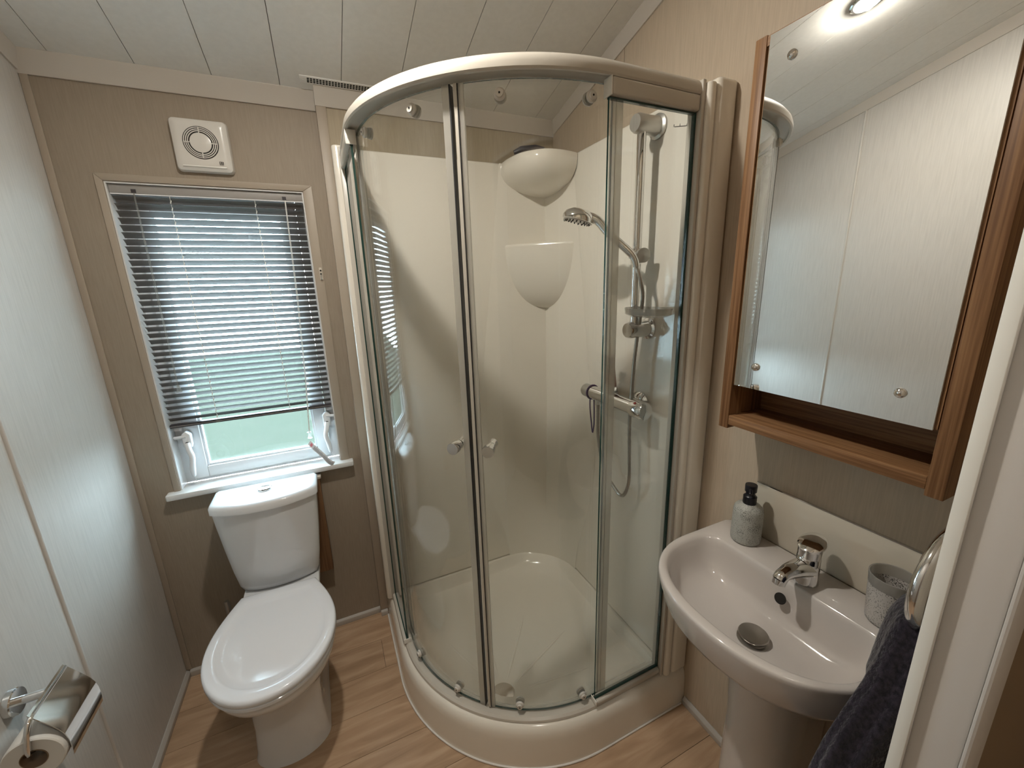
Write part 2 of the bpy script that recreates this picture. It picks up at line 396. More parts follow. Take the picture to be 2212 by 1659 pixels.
# ceiling trims
def cornice(x0, x1, yo):
    z = zc(yo) - 0.044
    return MB().prism([(yo, z), (yo-0.006, z), (yo-0.034, zc(yo-0.034)-0.0015), (yo-0.034, zc(yo-0.034)), (yo, zc(yo))], 'x', x0, x1)
t1 = struct(cornice(0.0, 0.7385, 0.0).build('trim_1', 'trim_ceiling', base=False))
t2 = struct(cornice(0.7385, W, -DSH).build('trim_2', 'trim_ceiling', base=False))
def side_trim(xw, sgn, y0, y1):
    rings = []
    for yy in (y0, y1):
        z = zc(yy)
        rings.append([(xw, yy, z-0.040), (xw+sgn*0.005, yy, z-0.040), (xw+sgn*0.022, yy, z-0.002), (xw+sgn*0.022, yy, z), (xw, yy, z)])
    return MB().loft(rings)
struct(side_trim(0.0, 1, -0.001, YF).build('trim_3', 'trim_ceiling', base=False))
struct(side_trim(W, -1, -DSH-0.001, YF).build('trim_4', 'trim_ceiling', base=False))
# skirtings
def skirt_y(x, sgn, y0, y1): return MB().prism([(x, 0), (x+sgn*0.012, 0), (x+sgn*0.012, 0.018), (x+sgn*0.004, 0.029), (x, 0.029)], 'y', y0, y1)
struct(skirt_y(0.0, 1, YF, -0.0005).build('baseboard_left', 'skirting', base=False, bevel=0.001))
struct(skirt_y(W, -1, YF, TYS-0.004).build('baseboard_right', 'skirting', base=False, bevel=0.001))
bbw = struct(MB().prism([(0, 0), (-0.010, 0), (-0.010, 0.022), (-0.004, 0.029), (0, 0.029)], 'x', 0.0125, 0.739).build('baseboard_window', 'skirting', base=False, bevel=0.001))
MB().prism([(-DSH, 0), (-DSH-0.010, 0), (-DSH-0.010, 0.022), (-DSH-0.004, 0.029), (-DSH, 0.029)], 'x', 0.7395, 0.769).build('skirting_return', 'skirting', bbw, bevel=0.001)

# ground outside
gr = struct(MB().box(-9, 9, 0.4, 16, -0.75, -0.70).build('ground', 'grass', base=False))

# ================================================================== WINDOW
win = MB()
fw = 0.033
win.box(OX0, OX0+fw, 0.062, 0.115, OZ0, OZ1); win.box(OX1-fw, OX1, 0.062, 0.115, OZ0, OZ1)
win.box(OX0+fw, OX1-fw, 0.062, 0.115, OZ0, OZ0+0.014); win.box(OX0+fw, OX1-fw, 0.062, 0.115, OZ1-fw, OZ1)
w1 = struct(win.build('window_1', 'upvc', base=False, bevel=0.002))
# reveal liners
for a in ((OX0, OX0+0.004, 0.0005, 0.062, OZ0, OZ1), (OX1-0.004, OX1, 0.0005, 0.062, OZ0, OZ1), (OX0+0.004, OX1-0.004, 0.0005, 0.062, OZ1-0.004, OZ1)):
    MB().box(*a).build('reveal_liner', 'sill_white', w1)
# sash: four rails + glazing beads + pane
sx0, sx1, sz0, sz1 = OX0+fw+0.0015, OX1-fw-0.0015, OZ0+0.0155, OZ1-fw-0.0015
sb = 0.046
def sash_bar(a): return MB().box(*a).build('sash_rail', 'upvc', w1, bevel=0.003)
sash_bar((sx0, sx0+sb, 0.045, 0.095, sz0, sz1)); sash_bar((sx1-sb, sx1, 0.045, 0.095, sz0, sz1))
sash_bar((sx0+sb, sx1-sb, 0.045, 0.095, sz0, sz0+sb-0.004)); sash_bar((sx0+sb, sx1-sb, 0.045, 0.095, sz1-sb, sz1))
gx0, gx1, gz0, gz1 = sx0+sb, sx1-sb, sz0+sb-0.004, sz1-sb
bead = MB()
for a in ((gx0, gx0+0.008), (gx1-0.008, gx1)): bead.box(a[0], a[1], 0.052, 0.072, gz0, gz1)
bead.box(gx0+0.008, gx1-0.008, 0.052, 0.072, gz0, gz0+0.008); bead.box(gx0+0.008, gx1-0.008, 0.052, 0.072, gz1-0.008, gz1)
bead.build('glazing_bead', 'upvc', w1, bevel=0.0015)
MB().box(gx0, gx1, 0.0725, 0.0775, gz0, gz1).build('window_pane', 'window_glass', w1)
# sill board
MB().prism(rrect(0.083, 0.708, -0.034, 0.0615, 0.006, 3), 'z', 0.763, OZ0-0.0005).build('window_sill', 'sill_white', w1, bevel=0.004)
# handles
for hx, sgn in ((0.166, -1), (0.630, 1)):
    hz = 0.962
    h = MB().prism([(hx-0.013, hz-0.03), (hx+0.013, hz-0.03), (hx+0.015, hz+0.02), (hx, hz+0.034), (hx-0.015, hz+0.02)], 'y', 0.020, 0.045)
    ho = h.build('window_handle', 'upvc', w1, bevel=0.005)
    pth = smooth_path([(hx, 0.022, hz-0.012), (hx-sgn*0.004, 0.010, hz-0.035), (hx-sgn*0.010, 0.004, hz-0.06), (hx-sgn*0.004, 0.004, hz-0.10), (hx-sgn*0.002, 0.006, hz-0.135)], 4)
    MB().tube(pth, [0.009]*(len(pth)-3)+[0.008, 0.007, 0.005], 10).build('lever', 'upvc', ho, smooth=1.0)
    MB().tube([(hx, 0.022, hz+0.015), (hx+sgn*0.030, 0.024, hz+0.012), (hx+sgn*0.034, 0.030, hz+0.012)], 0.006, 8).build('wedge', 'upvc', ho, smooth=1.0)
    MB().lathe([(0.0062, 0), (0.0062, 0.0015), (0.001, 0.002)], (hx, 0.0195, hz-0.012), (0, -1, 0), 16).build('lock_barrel', 'plastic_black', ho, smooth=0.6)

# ================================================================== BLIND
bl = thing('venetian_blind', 'grey metal venetian blind half lowered over the window', 'blind', (0.392, 0.02, 1.0))
BX0, BX1 = 0.130, 0.655; BY = 0.022
hr = MB().box(BX0-0.003, BX1+0.003, BY-0.0135, BY+0.0135, OZ1-0.030, OZ1-0.005).build('headrail', 'headrail', bl, bevel=0.001)
MB().box(BX0-0.003, BX1+0.003, BY-0.012, BY+0.012, OZ1-0.0335, OZ1-0.0302).build('headrail_channel', 'upvc', bl)
# curved slat, shared mesh
pitch = 0.0213; NS = 35; zt = OZ1-0.046
ang = math.radians(39)
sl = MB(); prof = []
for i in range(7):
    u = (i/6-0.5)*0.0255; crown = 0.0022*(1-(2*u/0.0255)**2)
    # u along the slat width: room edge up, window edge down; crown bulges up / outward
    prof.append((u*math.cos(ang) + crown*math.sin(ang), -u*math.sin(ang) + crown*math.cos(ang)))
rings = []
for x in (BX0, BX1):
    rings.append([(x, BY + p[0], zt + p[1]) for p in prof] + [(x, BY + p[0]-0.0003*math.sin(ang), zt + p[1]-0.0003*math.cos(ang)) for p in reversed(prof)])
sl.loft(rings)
sl.mi = [1]*6 + [0]*(len(sl.f)-6)      # pale upper face; under face darkened to paint in its shade
s0 = sl.build('slat', ['slat', 'slat_lit'], bl, smooth=0.8)
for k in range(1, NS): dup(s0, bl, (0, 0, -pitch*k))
zb = zt - pitch*NS + 0.004
br = MB().box(BX0, BX1, BY-0.011, BY+0.011, zb-0.012, zb).build('bottom_rail', 'blind_dark', bl, bevel=0.002)
MB().box(BX0, BX1, BY-0.0125, BY-0.0112, zb-0.007, zb-0.0055).build('rail_line', 'headrail', br)
for lx in (0.2735, 0.5085):
    z0, z1 = zb, OZ1-0.034
    MB().tube([(lx, BY-0.0115, z0), (lx, BY-0.0115, z1)], 0.0007, 6).build('ladder_cord', 'cord', bl)
    # twisted loops between the slats
    lp = MB()
    for k in range(NS):
        zz = zt - pitch*k - 0.004
        lp.tube([(lx-0.0012, BY-0.0125, zz-0.005), (lx+0.0010, BY-0.013, zz), (lx+0.0018, BY-0.0125, zz+0.004)], 0.0017, 6)
    lp.build('ladder_loops', 'cord', bl, smooth=1.0)
    MB().box(lx-0.006, lx+0.006, BY-0.014, BY-0.0112, zb-0.013, zb-0.002).build('cord_clip', 'clear_plastic', bl, bevel=0.0015)
# headrail brackets
for lx in (0.186, 0.600):
    MB().box(lx-0.006, lx+0.006, BY-0.0155, BY-0.0137, OZ1-0.028, OZ1-0.018).build('rail_bracket', 'blind_dark', bl)
# tilt cord with clear acorn, left
tc_ = MB()
tc_.tube([(0.186, 0.004, OZ1-0.03), (0.1845, 0.000, 1.5), (0.1835, -0.002, 1.165)], 0.0011, 6)
tc_.tube([(0.188, 0.004, OZ1-0.03), (0.1885, 0.000, 1.5), (0.1860, -0.002, 1.165)], 0.0011, 6)
tl = tc_.build('tilt_cord', 'clear_plastic', bl, smooth=1.0)
MB().lathe([(0.002, 0.022), (0.005, 0.018), (0.006, 0.004), (0.0085, 0.0), (0.0085, -0.004), (0.006, -0.004)], (0.185, -0.002, 1.15), n=14).build('cord_weight', 'clear_plastic', tl, smooth=0.8)
# lift cord, right, with joiner and tag
lc = MB()
lc.tube([(0.601, 0.006, OZ1-0.03), (0.592, 0.0, 1.45), (0.578, -0.004, 1.15), (0.5615, -0.008, 0.925)], 0.0011, 6)
lc.tube([(0.603, 0.006, OZ1-0.03), (0.5955, 0.0, 1.45), (0.5805, -0.004, 1.15), (0.5635, -0.008, 0.925)], 0.0011, 6)
lco = lc.build('lift_cord', 'cord', bl, smooth=1.0)
MB().lathe([(0.002, 0.020), (0.008, 0.018), (0.005, 0.014), (0.006, 0.0), (0.0085, -0.003), (0.0085, -0.007), (0.005, -0.007)], (0.5625, -0.008, 0.912), n=14).build('cord_weight', 'clear_plastic', lco, smooth=0.8)
# warning tag: a curled paper strip hanging from the cord and lying on the sill
tp = smooth_path([(0.556, -0.010, 0.888), (0.574, -0.018, 0.862), (0.598, -0.027, 0.832), (0.618, -0.031, 0.800), (0.634, -0.032, 0.787)], 6)
wid = Vector((0.55, 0.1, 0.80)).normalized()*0.0095
tagm = MB()
tagm.loft([[tuple(p - wid), tuple(p + wid), tuple(p + wid + Vector((0, 0.0004, 0))), tuple(p - wid + Vector((0, 0.0004, 0)))] for p in tp])
tg = tagm.build('warning_tag', 'tag_white', lco)
ink = MB()
def tag_patch(mb, k, a, b_, l0, l1):
    p, q = tp[k], tp[k+1]; d = q-p; nrm = Vector((0, -0.0006, 0))
    A = p + d*a + wid*l0 + nrm; B = p + d*b_ + wid*l0 + nrm; Cc = p + d*b_ + wid*l1 + nrm; D = p + d*a + wid*l1 + nrm
    mb.add([A, B, Cc, D], [(0, 1, 2, 3)])
pk = MB(); tag_patch(pk, 2, 0, 1, -.6, .6); tag_patch(pk, 3, 0, 0.8, -.6, .6); pk.build('tag_stamp', 'tag_pink', tg)
for k in range(5, len(tp)-2):
    for j in range(3):
        tag_patch(ink, k, 0.1 + 0.3*j, 0.25 + 0.3*j, -.75, random.uniform(.2, .75))
ink.build('tag_print', 'ink_grey', tg)
# cleat on the window surround
ct = thing('cord_cleat', 'tiny clear plastic cord cleat on the strip right of the window', 'cleat', (0.684, -0.004, 1.52))
MB().box(0.6795, 0.6895, -0.0075, -0.0042, 1.512, 1.556).build('backplate', 'trim_cream', ct, bevel=0.001)
for zz in (1.545, 1.533):
    MB().lathe([(0.0032, 0), (0.0032, 0.0012), (0.001, 0.0014)], (0.6845, -0.0076, zz), (0, -1, 0), 10).build('screw_hole', 'dark_slot', ct)
MB().tube([(0.6845, -0.009, 1.512), (0.6845, -0.014, 1.516), (0.6845, -0.014, 1.524), (0.6845, -0.009, 1.527)], 0.0022, 8).build('hook', 'clear_plastic', ct, smooth=1.0)

# ================================================================== EXTRACTOR FAN
fx, fz, fs = 0.392, 1.931, 0.0765
fan = thing('extractor_fan', 'square white extractor fan cover with ring slots above the window', 'fan', (fx, 0, fz-fs))
fb = MB()
def sq(s, r_, y): return [(fx+p[0], y, fz+p[1]) for p in rrect(-s, s, -s, s, r_, 5)]
fb.loft([sq(fs, .012, -0.0005), sq(fs, .012, -0.010), sq(fs-0.003, .012, -0.019), sq(fs-0.012, .010, -0.025), sq(fs-0.022, .008, -0.0265)], cap1=True)
fb.build('cover', 'plastic_white', fan, smooth=0.6)
fcx, fcz = fx, fz+0.006
radii = [0.0455, 0.0405, 0.0355, 0.0305]
MB().lathe([(0.047, 0), (0.047, 0.0006), (0.0, 0.0006)], (fcx, -0.0265, fcz), (0, -1, 0), 48).build('slot_backing', 'dark_slot', fan)
for r_ in radii[:-1]:
    pr_ = [(r_-0.0035, 0), (r_-0.0035, 0.0022), (r_-0.0008, 0.0022), (r_-0.0008, 0)]
    MB().lathe(pr_ + [pr_[0]], (fcx, -0.0267, fcz), (0, -1, 0), 48, cap=False).build('slot_ring', 'plastic_white', fan, smooth=0.5)
MB().lathe([(0.0285, 0), (0.0285, 0.0018), (0.026, 0.0028), (0.0, 0.003)], (fcx, -0.0267, fcz), (0, -1, 0), 40).build('centre_disc', 'plastic_white', fan, smooth=0.5)
for k in range(4):
    a = math.pi/2*k; ca, sa = math.cos(a), math.sin(a)
    p0 = (fcx+0.027*ca, -0.028, fcz+0.027*sa); p1 = (fcx+0.045*ca, -0.028, fcz+0.045*sa)
    MB().tube([p0, p1], 0.0016, 6).build('spoke', 'plastic_white', fan, smooth=1.0)
MB().box(fx-0.058, fx+0.058, -0.0275, -0.0255, fz-0.064, fz-0.060).build('pull_lip', 'edge_white', fan, bevel=0.0008)
lg = MB().prism(rrect(fx+0.040, fx+0.0515, fz-0.0525, fz-0.0445, 0.001, 3), 'y', -0.0272, -0.0262).build('maker_badge', 'ink_dark', fan)
text_mesh('K1', 0.0085, 'plastic_white', fan, 'badge_lettering', Matrix.Translation((fx+0.0457, -0.0275, fz-0.0485)) @ Matrix.Rotation(math.pi/2, 4, 'X'))
MB().box(fx+0.040, fx+0.0515, -0.0272, -0.0262, fz-0.0552, fz-0.0542).build('badge_underline', 'ink_dark', fan)

# ================================================================== CEILING VENT
vt = thing('ceiling_vent', 'slim white ceiling vent with three rows of small holes beside the shower', 'vent', (0.80, -0.08, zc(-0.08)))
def on_ceiling(x, yy, dz): return (x, yy, zc(yy) - dz)
VX0, VX1, VY0, VY1 = 0.700, 0.990, -0.096, -0.0655
mb = MB(); mb.loft([[on_ceiling(x, yy, d) for x, yy in ((VX0, VY0), (VX1, VY0), (VX1, VY1), (VX0, VY1))] for d in (0.0002, 0.003)])
mb.build('grille_plate', 'ceiling_white', vt, bevel=0.0008)
hm = MB(); nx = 28
for i in range(nx):
    for j in range(3):
        x = 0.722 + 0.0093*i; yy = -0.0905 + 0.0072*j
        hm.loft([[on_ceiling(a, b_, d) for a, b_ in ((x, yy), (x+0.0068, yy), (x+0.0068, yy+0.0052), (x, yy+0.0052))] for d in (0.0025, 0.0034)])
o = hm.build('vent_holes', 'dark_slot', vt); o['kind'] = 'stuff'
MB().lathe([(0.002, 0), (0.002, 0.001)], on_ceiling(0.711, -0.081, 0.0042), n=10).build('screw', 'chrome', vt)

# ================================================================== CEILING LAMP
LX, LY = 0.695, -0.797
nrm = Vector((0, -SL, -1)).normalized()
lp_ = thing('ceiling_lamp', 'round recessed downlight in the white ceiling, seen in the mirror', 'lamp', (LX, LY, zc(LY)))
o3 = Vector((LX, LY, zc(LY)))
MB().lathe([(0.046, 0.0003), (0.046, 0.004), (0.042, 0.007), (0.036, 0.007), (0.034, 0.003), (0.034, 0.0003)], o3, nrm, 40).build('bezel', 'chrome', lp_, smooth=0.6)
em = bpy.data.materials.new('lamp_glow'); em.use_nodes = True; M['lamp_glow'] = em
eb = em.node_tree.nodes['Principled BSDF']; eb.inputs['Emission Color'].default_value = (*LAMP_COL, 1); eb.inputs['Emission Strength'].default_value = 12; em.cycles.emission_sampling = 'NONE'
MB().lathe([(0.0335, 0.0005), (0.0335, 0.003), (0.0, 0.0045)], o3, nrm, 40).build('diffuser', 'lamp_glow', lp_, smooth=0.6)
ld = bpy.data.lights.new('lamp_light', 'AREA'); ld.shape = 'DISK'; ld.size = 0.068; ld.energy = LAMP_POWER; ld.color = LAMP_COL
lo = bpy.data.objects.new('lamp_light', ld); C.objects.link(lo); lo.parent = lp_
lo.location = nrm*0.010; lo.rotation_mode = 'QUATERNION'; lo.rotation_quaternion = Vector((0, 0, -1)).rotation_difference(nrm)
lg_ = bpy.data.lights.new('lamp_glow', 'POINT'); lg_.shadow_soft_size = 0.012; lg_.energy = GLOW_POWER; lg_.color = LAMP_COL
lgo = bpy.data.objects.new('lamp_glow', lg_); C.objects.link(lgo); lgo.parent = lp_; lgo.location = nrm*0.018
# unseen fill lamp added in the hallway behind the photographer
hl = thing('hall_fill_lamp', 'unseen fill lamp added in the hallway behind the photographer', 'lamp', (0.75, -2.15, zc(-2.15)))
o4 = Vector((0.75, -2.15, zc(-2.15)))
MB().lathe([(0.09, 0.0003), (0.09, 0.02), (0.07, 0.035), (0.0, 0.042)], o4, nrm, 32).build('shade', 'plastic_white', hl, smooth=0.6)
ld2 = bpy.data.lights.new('hall_fill_light', 'AREA'); ld2.shape = 'DISK'; ld2.size = 0.16; ld2.energy = HALL_FILL_POWER; ld2.color = LAMP_COL
lo2 = bpy.data.objects.new('hall_fill_light', ld2); C.objects.link(lo2); lo2.parent = hl; lo2.location = nrm*0.05
lo2.rotation_mode = 'QUATERNION'; lo2.rotation_quaternion = Vector((0, 0, -1)).rotation_difference(nrm)

# ================================================================== SHOWER ENCLOSURE
sh = thing('shower_enclosure', 'corner shower enclosure with curved glass sliding doors and white tray', 'shower', (ACX, ACY, 0))
def tray_ring(fo, bo, z, rc=0.012):
    x0 = TX0+fo; y_s = TYS+fo; xr = W-max(bo, 0.0008); yb = TYB-max(bo, 0.0008); r_ = R-fo
    pts = [(x0, yb + (ACY-yb)*i/6) for i in range(6)]
    pts += arc(ACX, ACY, r_, 180, 270, 44)
    pts += [(ACX + (xr-ACX)*i/6, y_s) for i in range(1, 7)]
    pts += [(xr, y_s + (yb-rc-y_s)*i/6) for i in range(1, 6)]
    pts += arc(xr-rc, yb-rc, rc, 0, 90, 8)
    pts += [((xr-rc) + (x0-(xr-rc))*i/8, yb) for i in range(1, 8)]
    return [(p[0], p[1], z) for p in pts]
pb = PY*-1 - DSH
tr = MB()
tr.loft([tray_ring(-0.002, 0, 0.0005), tray_ring(0.0, 0, 0.02), tray_ring(0.003, 0, 0.105), tray_ring(0.006, 0, 0.125), tray_ring(0.012, 0, 0.139), tray_ring(0.021, 0, 0.147),
         tray_ring(0.031, 0, 0.150), tray_ring(0.068, pb-0.004, 0.150, .20), tray_ring(0.078, pb+0.006, 0.1485, .205), tray_ring(0.088, pb+0.012, 0.139, .21), tray_ring(0.100, pb+0.02, 0.118, .22),
         tray_ring(0.118, pb+0.032, 0.102, .23), tray_ring(0.15, pb+0.055, 0.094, .24), tray_ring(0.22, pb+0.12, 0.090, .24)])
tr.build('tray', 'acrylic', sh, smooth=0.5)
sealp = [(TX0-0.004, TYB-0.012, 0.003)] + [(p[0], p[1], 0.003) for p in arc(ACX, ACY, R+0.003, 180, 270, 40)] + [(W-0.016, TYS-0.003, 0.003)]
MB().tube(sealp, 0.0035, 8).build('sealant_bead', 'sealant', sh, smooth=1.0)
# drain and ribs
DRX, DRY = 1.072, -0.690
dr = MB().lathe([(0.043, 0), (0.043, 0.002), (0.036, 0.004), (0.012, 0.005), (0.0, 0.005)], (DRX, DRY, 0.0905), n=32).build('drain_cover', 'chrome', sh, smooth=0.5)
for a in (-8, 22, 52, 82, 112):
    d = Vector((math.cos(math.radians(a)), math.sin(math.radians(a)), 0)); o_ = Vector((DRX, DRY, 0.0895))
    MB().tube([o_ + d*0.06, o_ + d*0.12, o_ + d*0.30, o_ + d*0.36], [0.0015, 0.0034, 0.0034, 0.001], 8, flat=1.6).build('tray_rib', 'acrylic', sh, smooth=1.0)
# moulded wall panels with a rolled front edge
def pod_profile():   # plan outline of the back panel (x along, y depth)
    return None
bpn = MB()
bpn.box(TX0+0.001, W-0.0005, PY, TYB-0.0005, 0.1502, PTOP)
bpn.build('back_panel', 'acrylic', sh, bevel=0.012, seg=4)
spn = MB(); spn.box(PX, W-0.0005, TYS+0.001, PY-0.0005, 0.1502, PTOP)
spn.build('side_panel', 'acrylic', sh, bevel=0.012, seg=4)
# wall-side rolls at both open ends
MB().prism(rrect(TX0-0.004, TX0+0.035, -0.128, -0.0955, 0.014, 5), 'z', 0.1502, PTOP-0.002).build('edge_roll', 'acrylic', sh, bevel=0.006, seg=3)
MB().prism(rrect(1.578, 1.6045, TYS+0.004, TYS+0.034, 0.010, 5), 'z', 0.1502, PTOP-0.014).build('edge_roll', 'acrylic', sh, bevel=0.005, seg=3)
# corner panel (shallow V) widening towards the floor
CRX, CRY = 1.560, -0.150
def Ledge(z): t = (PTOP-z)/1.25; return 1.385 - 0.165*t
def Redge(z): t = (PTOP-z)/1.25; return -0.292 - 0.19*t
cp = MB(); rings = []
zs = [PTOP-0.002 - (PTOP-0.145)*i/24 for i in range(25)]
def lerp2(p, q, t): return (p[0]+(q[0]-p[0])*t, p[1]+(q[1]-p[1])*t)
for z in zs:
    lx, ry = Ledge(z), Redge(z)
    vee = [(lx, PY-0.0004)] + [lerp2((lx, PY-0.0004), (CRX, CRY), t/7) for t in range(1, 8)] + [lerp2((CRX, CRY), (PX-0.0004, ry), t/7) for t in range(1, 8)]
    rf = 0.235; ca = (PX-0.0004-rf, PY-0.0004-rf)
    rnd = [(ca[0]+rf*math.sin(math.pi/2*t/14), ca[1]+rf*math.cos(math.pi/2*t/14)) for t in range(15)]
    b_ = min(1, max(0, (0.85-z)/0.70)); b_ = b_*b_*(3-2*b_)
    ring = [lerp2(p, q, b_) for p, q in zip(vee, rnd)]
    rings.append([(p[0], p[1], z) for p in ring] + [(PX-0.0004, PY-0.0004, z)])
cp.loft(rings); cp.build('corner_panel', 'acrylic', sh, smooth=0.6)
def bowl_shelf(name, rim, ztop, lip, depth, pw):
    n = len(rim); rings = []
    crease = (CRX+0.02, CRY+0.02)
    back = [(PX-0.003, rim[-1][1]+0.012), (PX-0.003, PY-0.003), (rim[0][0]+0.012, PY-0.003)]
    loop = rim + back
    def ring(s, z): return [(crease[0]+(p[0]-crease[0])*s, crease[1]+(p[1]-crease[1])*s, z) for p in loop]
    rs = [ring(0.80, ztop-0.012), ring(0.94, ztop-0.003), ring(0.975, ztop), ring(1.0, ztop-0.006), ring(1.0, ztop-lip)]
    for k in range(1, 13):
        t = k/12*math.pi/2
        rs.append(ring(max(0.02, math.cos(t)**pw), ztop-lip-depth*math.sin(t)))
    return MB().loft(rs).build(name, 'acrylic_shelf', sh, smooth=0.8)
rim1 = [tuple(p)[:2] for p in smooth_path([(1.388, -0.098, 0), (1.386, -0.17, 0), (1.405, -0.262, 0), (1.462, -0.325, 0), (1.535, -0.337, 0), (1.602, -0.325, 0)], 5)]
bowl_shelf('corner_shelf', rim1, PTOP-0.004, 0.024, 0.105, 1.0)
rim2 = [tuple(p)[:2] for p in smooth_path([(1.388, -0.098, 0), (1.420, -0.150, 0), (1.478, -0.205, 0), (1.535, -0.255, 0), (1.602, -0.315, 0)], 5)]
bowl_shelf('corner_shelf', rim2, 1.632, 0.012, 0.255, 0.75)
# aluminium frame
RT = 1.940
def sweep(prof, a0=180, a1=270, ext0=None, ext1=None, n=48):
    """profile (r, z) swept round the arc; optional straight extensions along both straights"""
    path = []
    if ext0 is not None: path.append(('L', ext0))
    for i in range(n+1): path.append(('A', a0 + (a1-a0)*i/n))
    if ext1 is not None: path.append(('R', ext1))
    rings = []
    for k, t in path:
        ring = []
        for r_, z in prof:
            if k == 'A': x = ACX + r_*math.cos(math.radians(t)); yy = ACY + r_*math.sin(math.radians(t))
            elif k == 'L': x = ACX - r_; yy = t
            else: x = t; yy = ACY - r_
            ring.append((x, yy, z))
        rings.append(ring)
    return MB().loft(rings)
LYE = -0.132; RXE = 1.566
prof_top = [(0.484, RT-0.034), (0.484, RT-0.004), (0.490, RT), (0.508, RT), (0.519, RT-0.004), (0.526, RT-0.012), (0.529, RT-0.022), (0.529, RT-0.032), (0.526, RT-0.036), (0.520, RT-0.036), (0.518, RT-0.030), (0.490, RT-0.030)]
sweep(prof_top, ext0=LYE, ext1=RXE).build('top_rail', 'rail_white', sh, smooth=0.6)
prof_bot = [(0.486, 0.1505), (0.486, 0.158), (0.494, 0.162), (0.514, 0.162), (0.521, 0.157), (0.523, 0.1505)]
sweep(prof_bot, ext0=LYE, ext1=RXE).build('bottom_rail', 'rail_white', sh, smooth=0.5)
# glazing channels on the straight runs, with end caps
FE_L = -0.398; FE_R = 1.304
def chan(z0, z1, nm):
    MB().box(ACX-0.5290, ACX-0.500, FE_L, LYE, z0, z1).build(nm, 'rail_white', sh, bevel=0.006, seg=3)
    MB().box(FE_R, RXE, ACY-0.5290, ACY-0.500, z0, z1).build(nm, 'rail_white', sh, bevel=0.006, seg=3)
chan(RT-0.072, RT-0.0362, 'glazing_channel'); chan(0.1625, 0.180, 'glazing_channel')
for z0, z1 in ((RT-0.073, RT-0.0355), (0.1622, 0.181)):
    MB().box(ACX-0.528, ACX-0.4995, FE_L-0.003, FE_L-0.0002, z0, z1).build('end_cap', 'edge_white', sh, bevel=0.001)
    MB().box(FE_R-0.003, FE_R-0.0002, ACY-0.528, ACY-0.4995, z0, z1).build('end_cap', 'edge_white', sh, bevel=0.001)
# wall jambs
MB().box(ACX-0.532, ACX-0.488, LYE, -0.0965, 0.1505, RT-0.004).build('wall_jamb', 'rail_white', sh, bevel=0.003)
MB().box(RXE, 1.5775, ACY-0.532, ACY-0.488, 0.1505, RT-0.004).build('wall_jamb', 'rail_white', sh, bevel=0.003)
MB().box(RXE+0.004, PX-0.001, ACY-0.528, ACY-0.492, 0.1505, RT-0.008).build('wall_profile', 'rail_white', sh, bevel=0.006, seg=3)
# fixed panes
def flat_pane(axis, a0, a1, pos, z0, z1, t=0.006):
    mb = MB()
    if axis == 'y': mb.box(pos, pos+t, a0, a1, z0, z1)
    else: mb.box(a0, a1, pos, pos+t, z0, z1)
    # faces: 0 bottom,1 top,2 y0,3 y1,4 x0,5 x1
    mb.mi = [1, 1] + ([1, 1, 0, 0] if axis == 'y' else [0, 0, 1, 1])
    return mb.build('fixed_pane', ['glass', 'glass_edge'], sh)
flat_pane('y', FE_L+0.001, LYE-0.001, ACX-0.516, 0.1805, RT-0.0725)
pR = flat_pane('x', FE_R+0.001, RXE-0.001, ACY-0.516, 0.1805, RT-0.0725)
# dark glazing gasket round the right and left fixed panes
gk = MB(); yg = ACY-0.5135
gk.box(FE_R, RXE-0.0005, yg-0.0045, yg+0.0045, RT-0.0765, RT-0.0728); gk.box(FE_R, RXE-0.0005, yg-0.0045, yg+0.0045, 0.1803, 0.1838); gk.box(RXE-0.006, RXE-0.0005, yg-0.0045, yg+0.0045, 0.184, RT-0.0768)
gk.build('gasket', 'glass_edge', sh)
gk = MB(); xg = ACX-0.5135
gk.box(xg-0.0045, xg+0.0045, FE_L, LYE-0.0005, RT-0.0765, RT-0.0728); gk.box(xg-0.0045, xg+0.0045, FE_L, LYE-0.0005, 0.1803, 0.1838); gk.box(xg-0.0045, xg+0.0045, LYE-0.006, LYE-0.0005, 0.184, RT-0.0768)
gk.build('gasket', 'glass_edge', sh)
# etched signature line on the right pane (illegible script)
sg = []
for i in range(60):
    t = i/59; x = 1.494 + 0.044*t
    z = 1.829 + 0.0075*t + 0.0012*math.sin(i*1.9) + (0.006 if i in (2, 3, 28, 58) else 0)
    sg.append((x, ACY-0.5172, z))
MB().tube(sg, 0.0006, 4).build('etched_signature', 'ink_grey', pR)
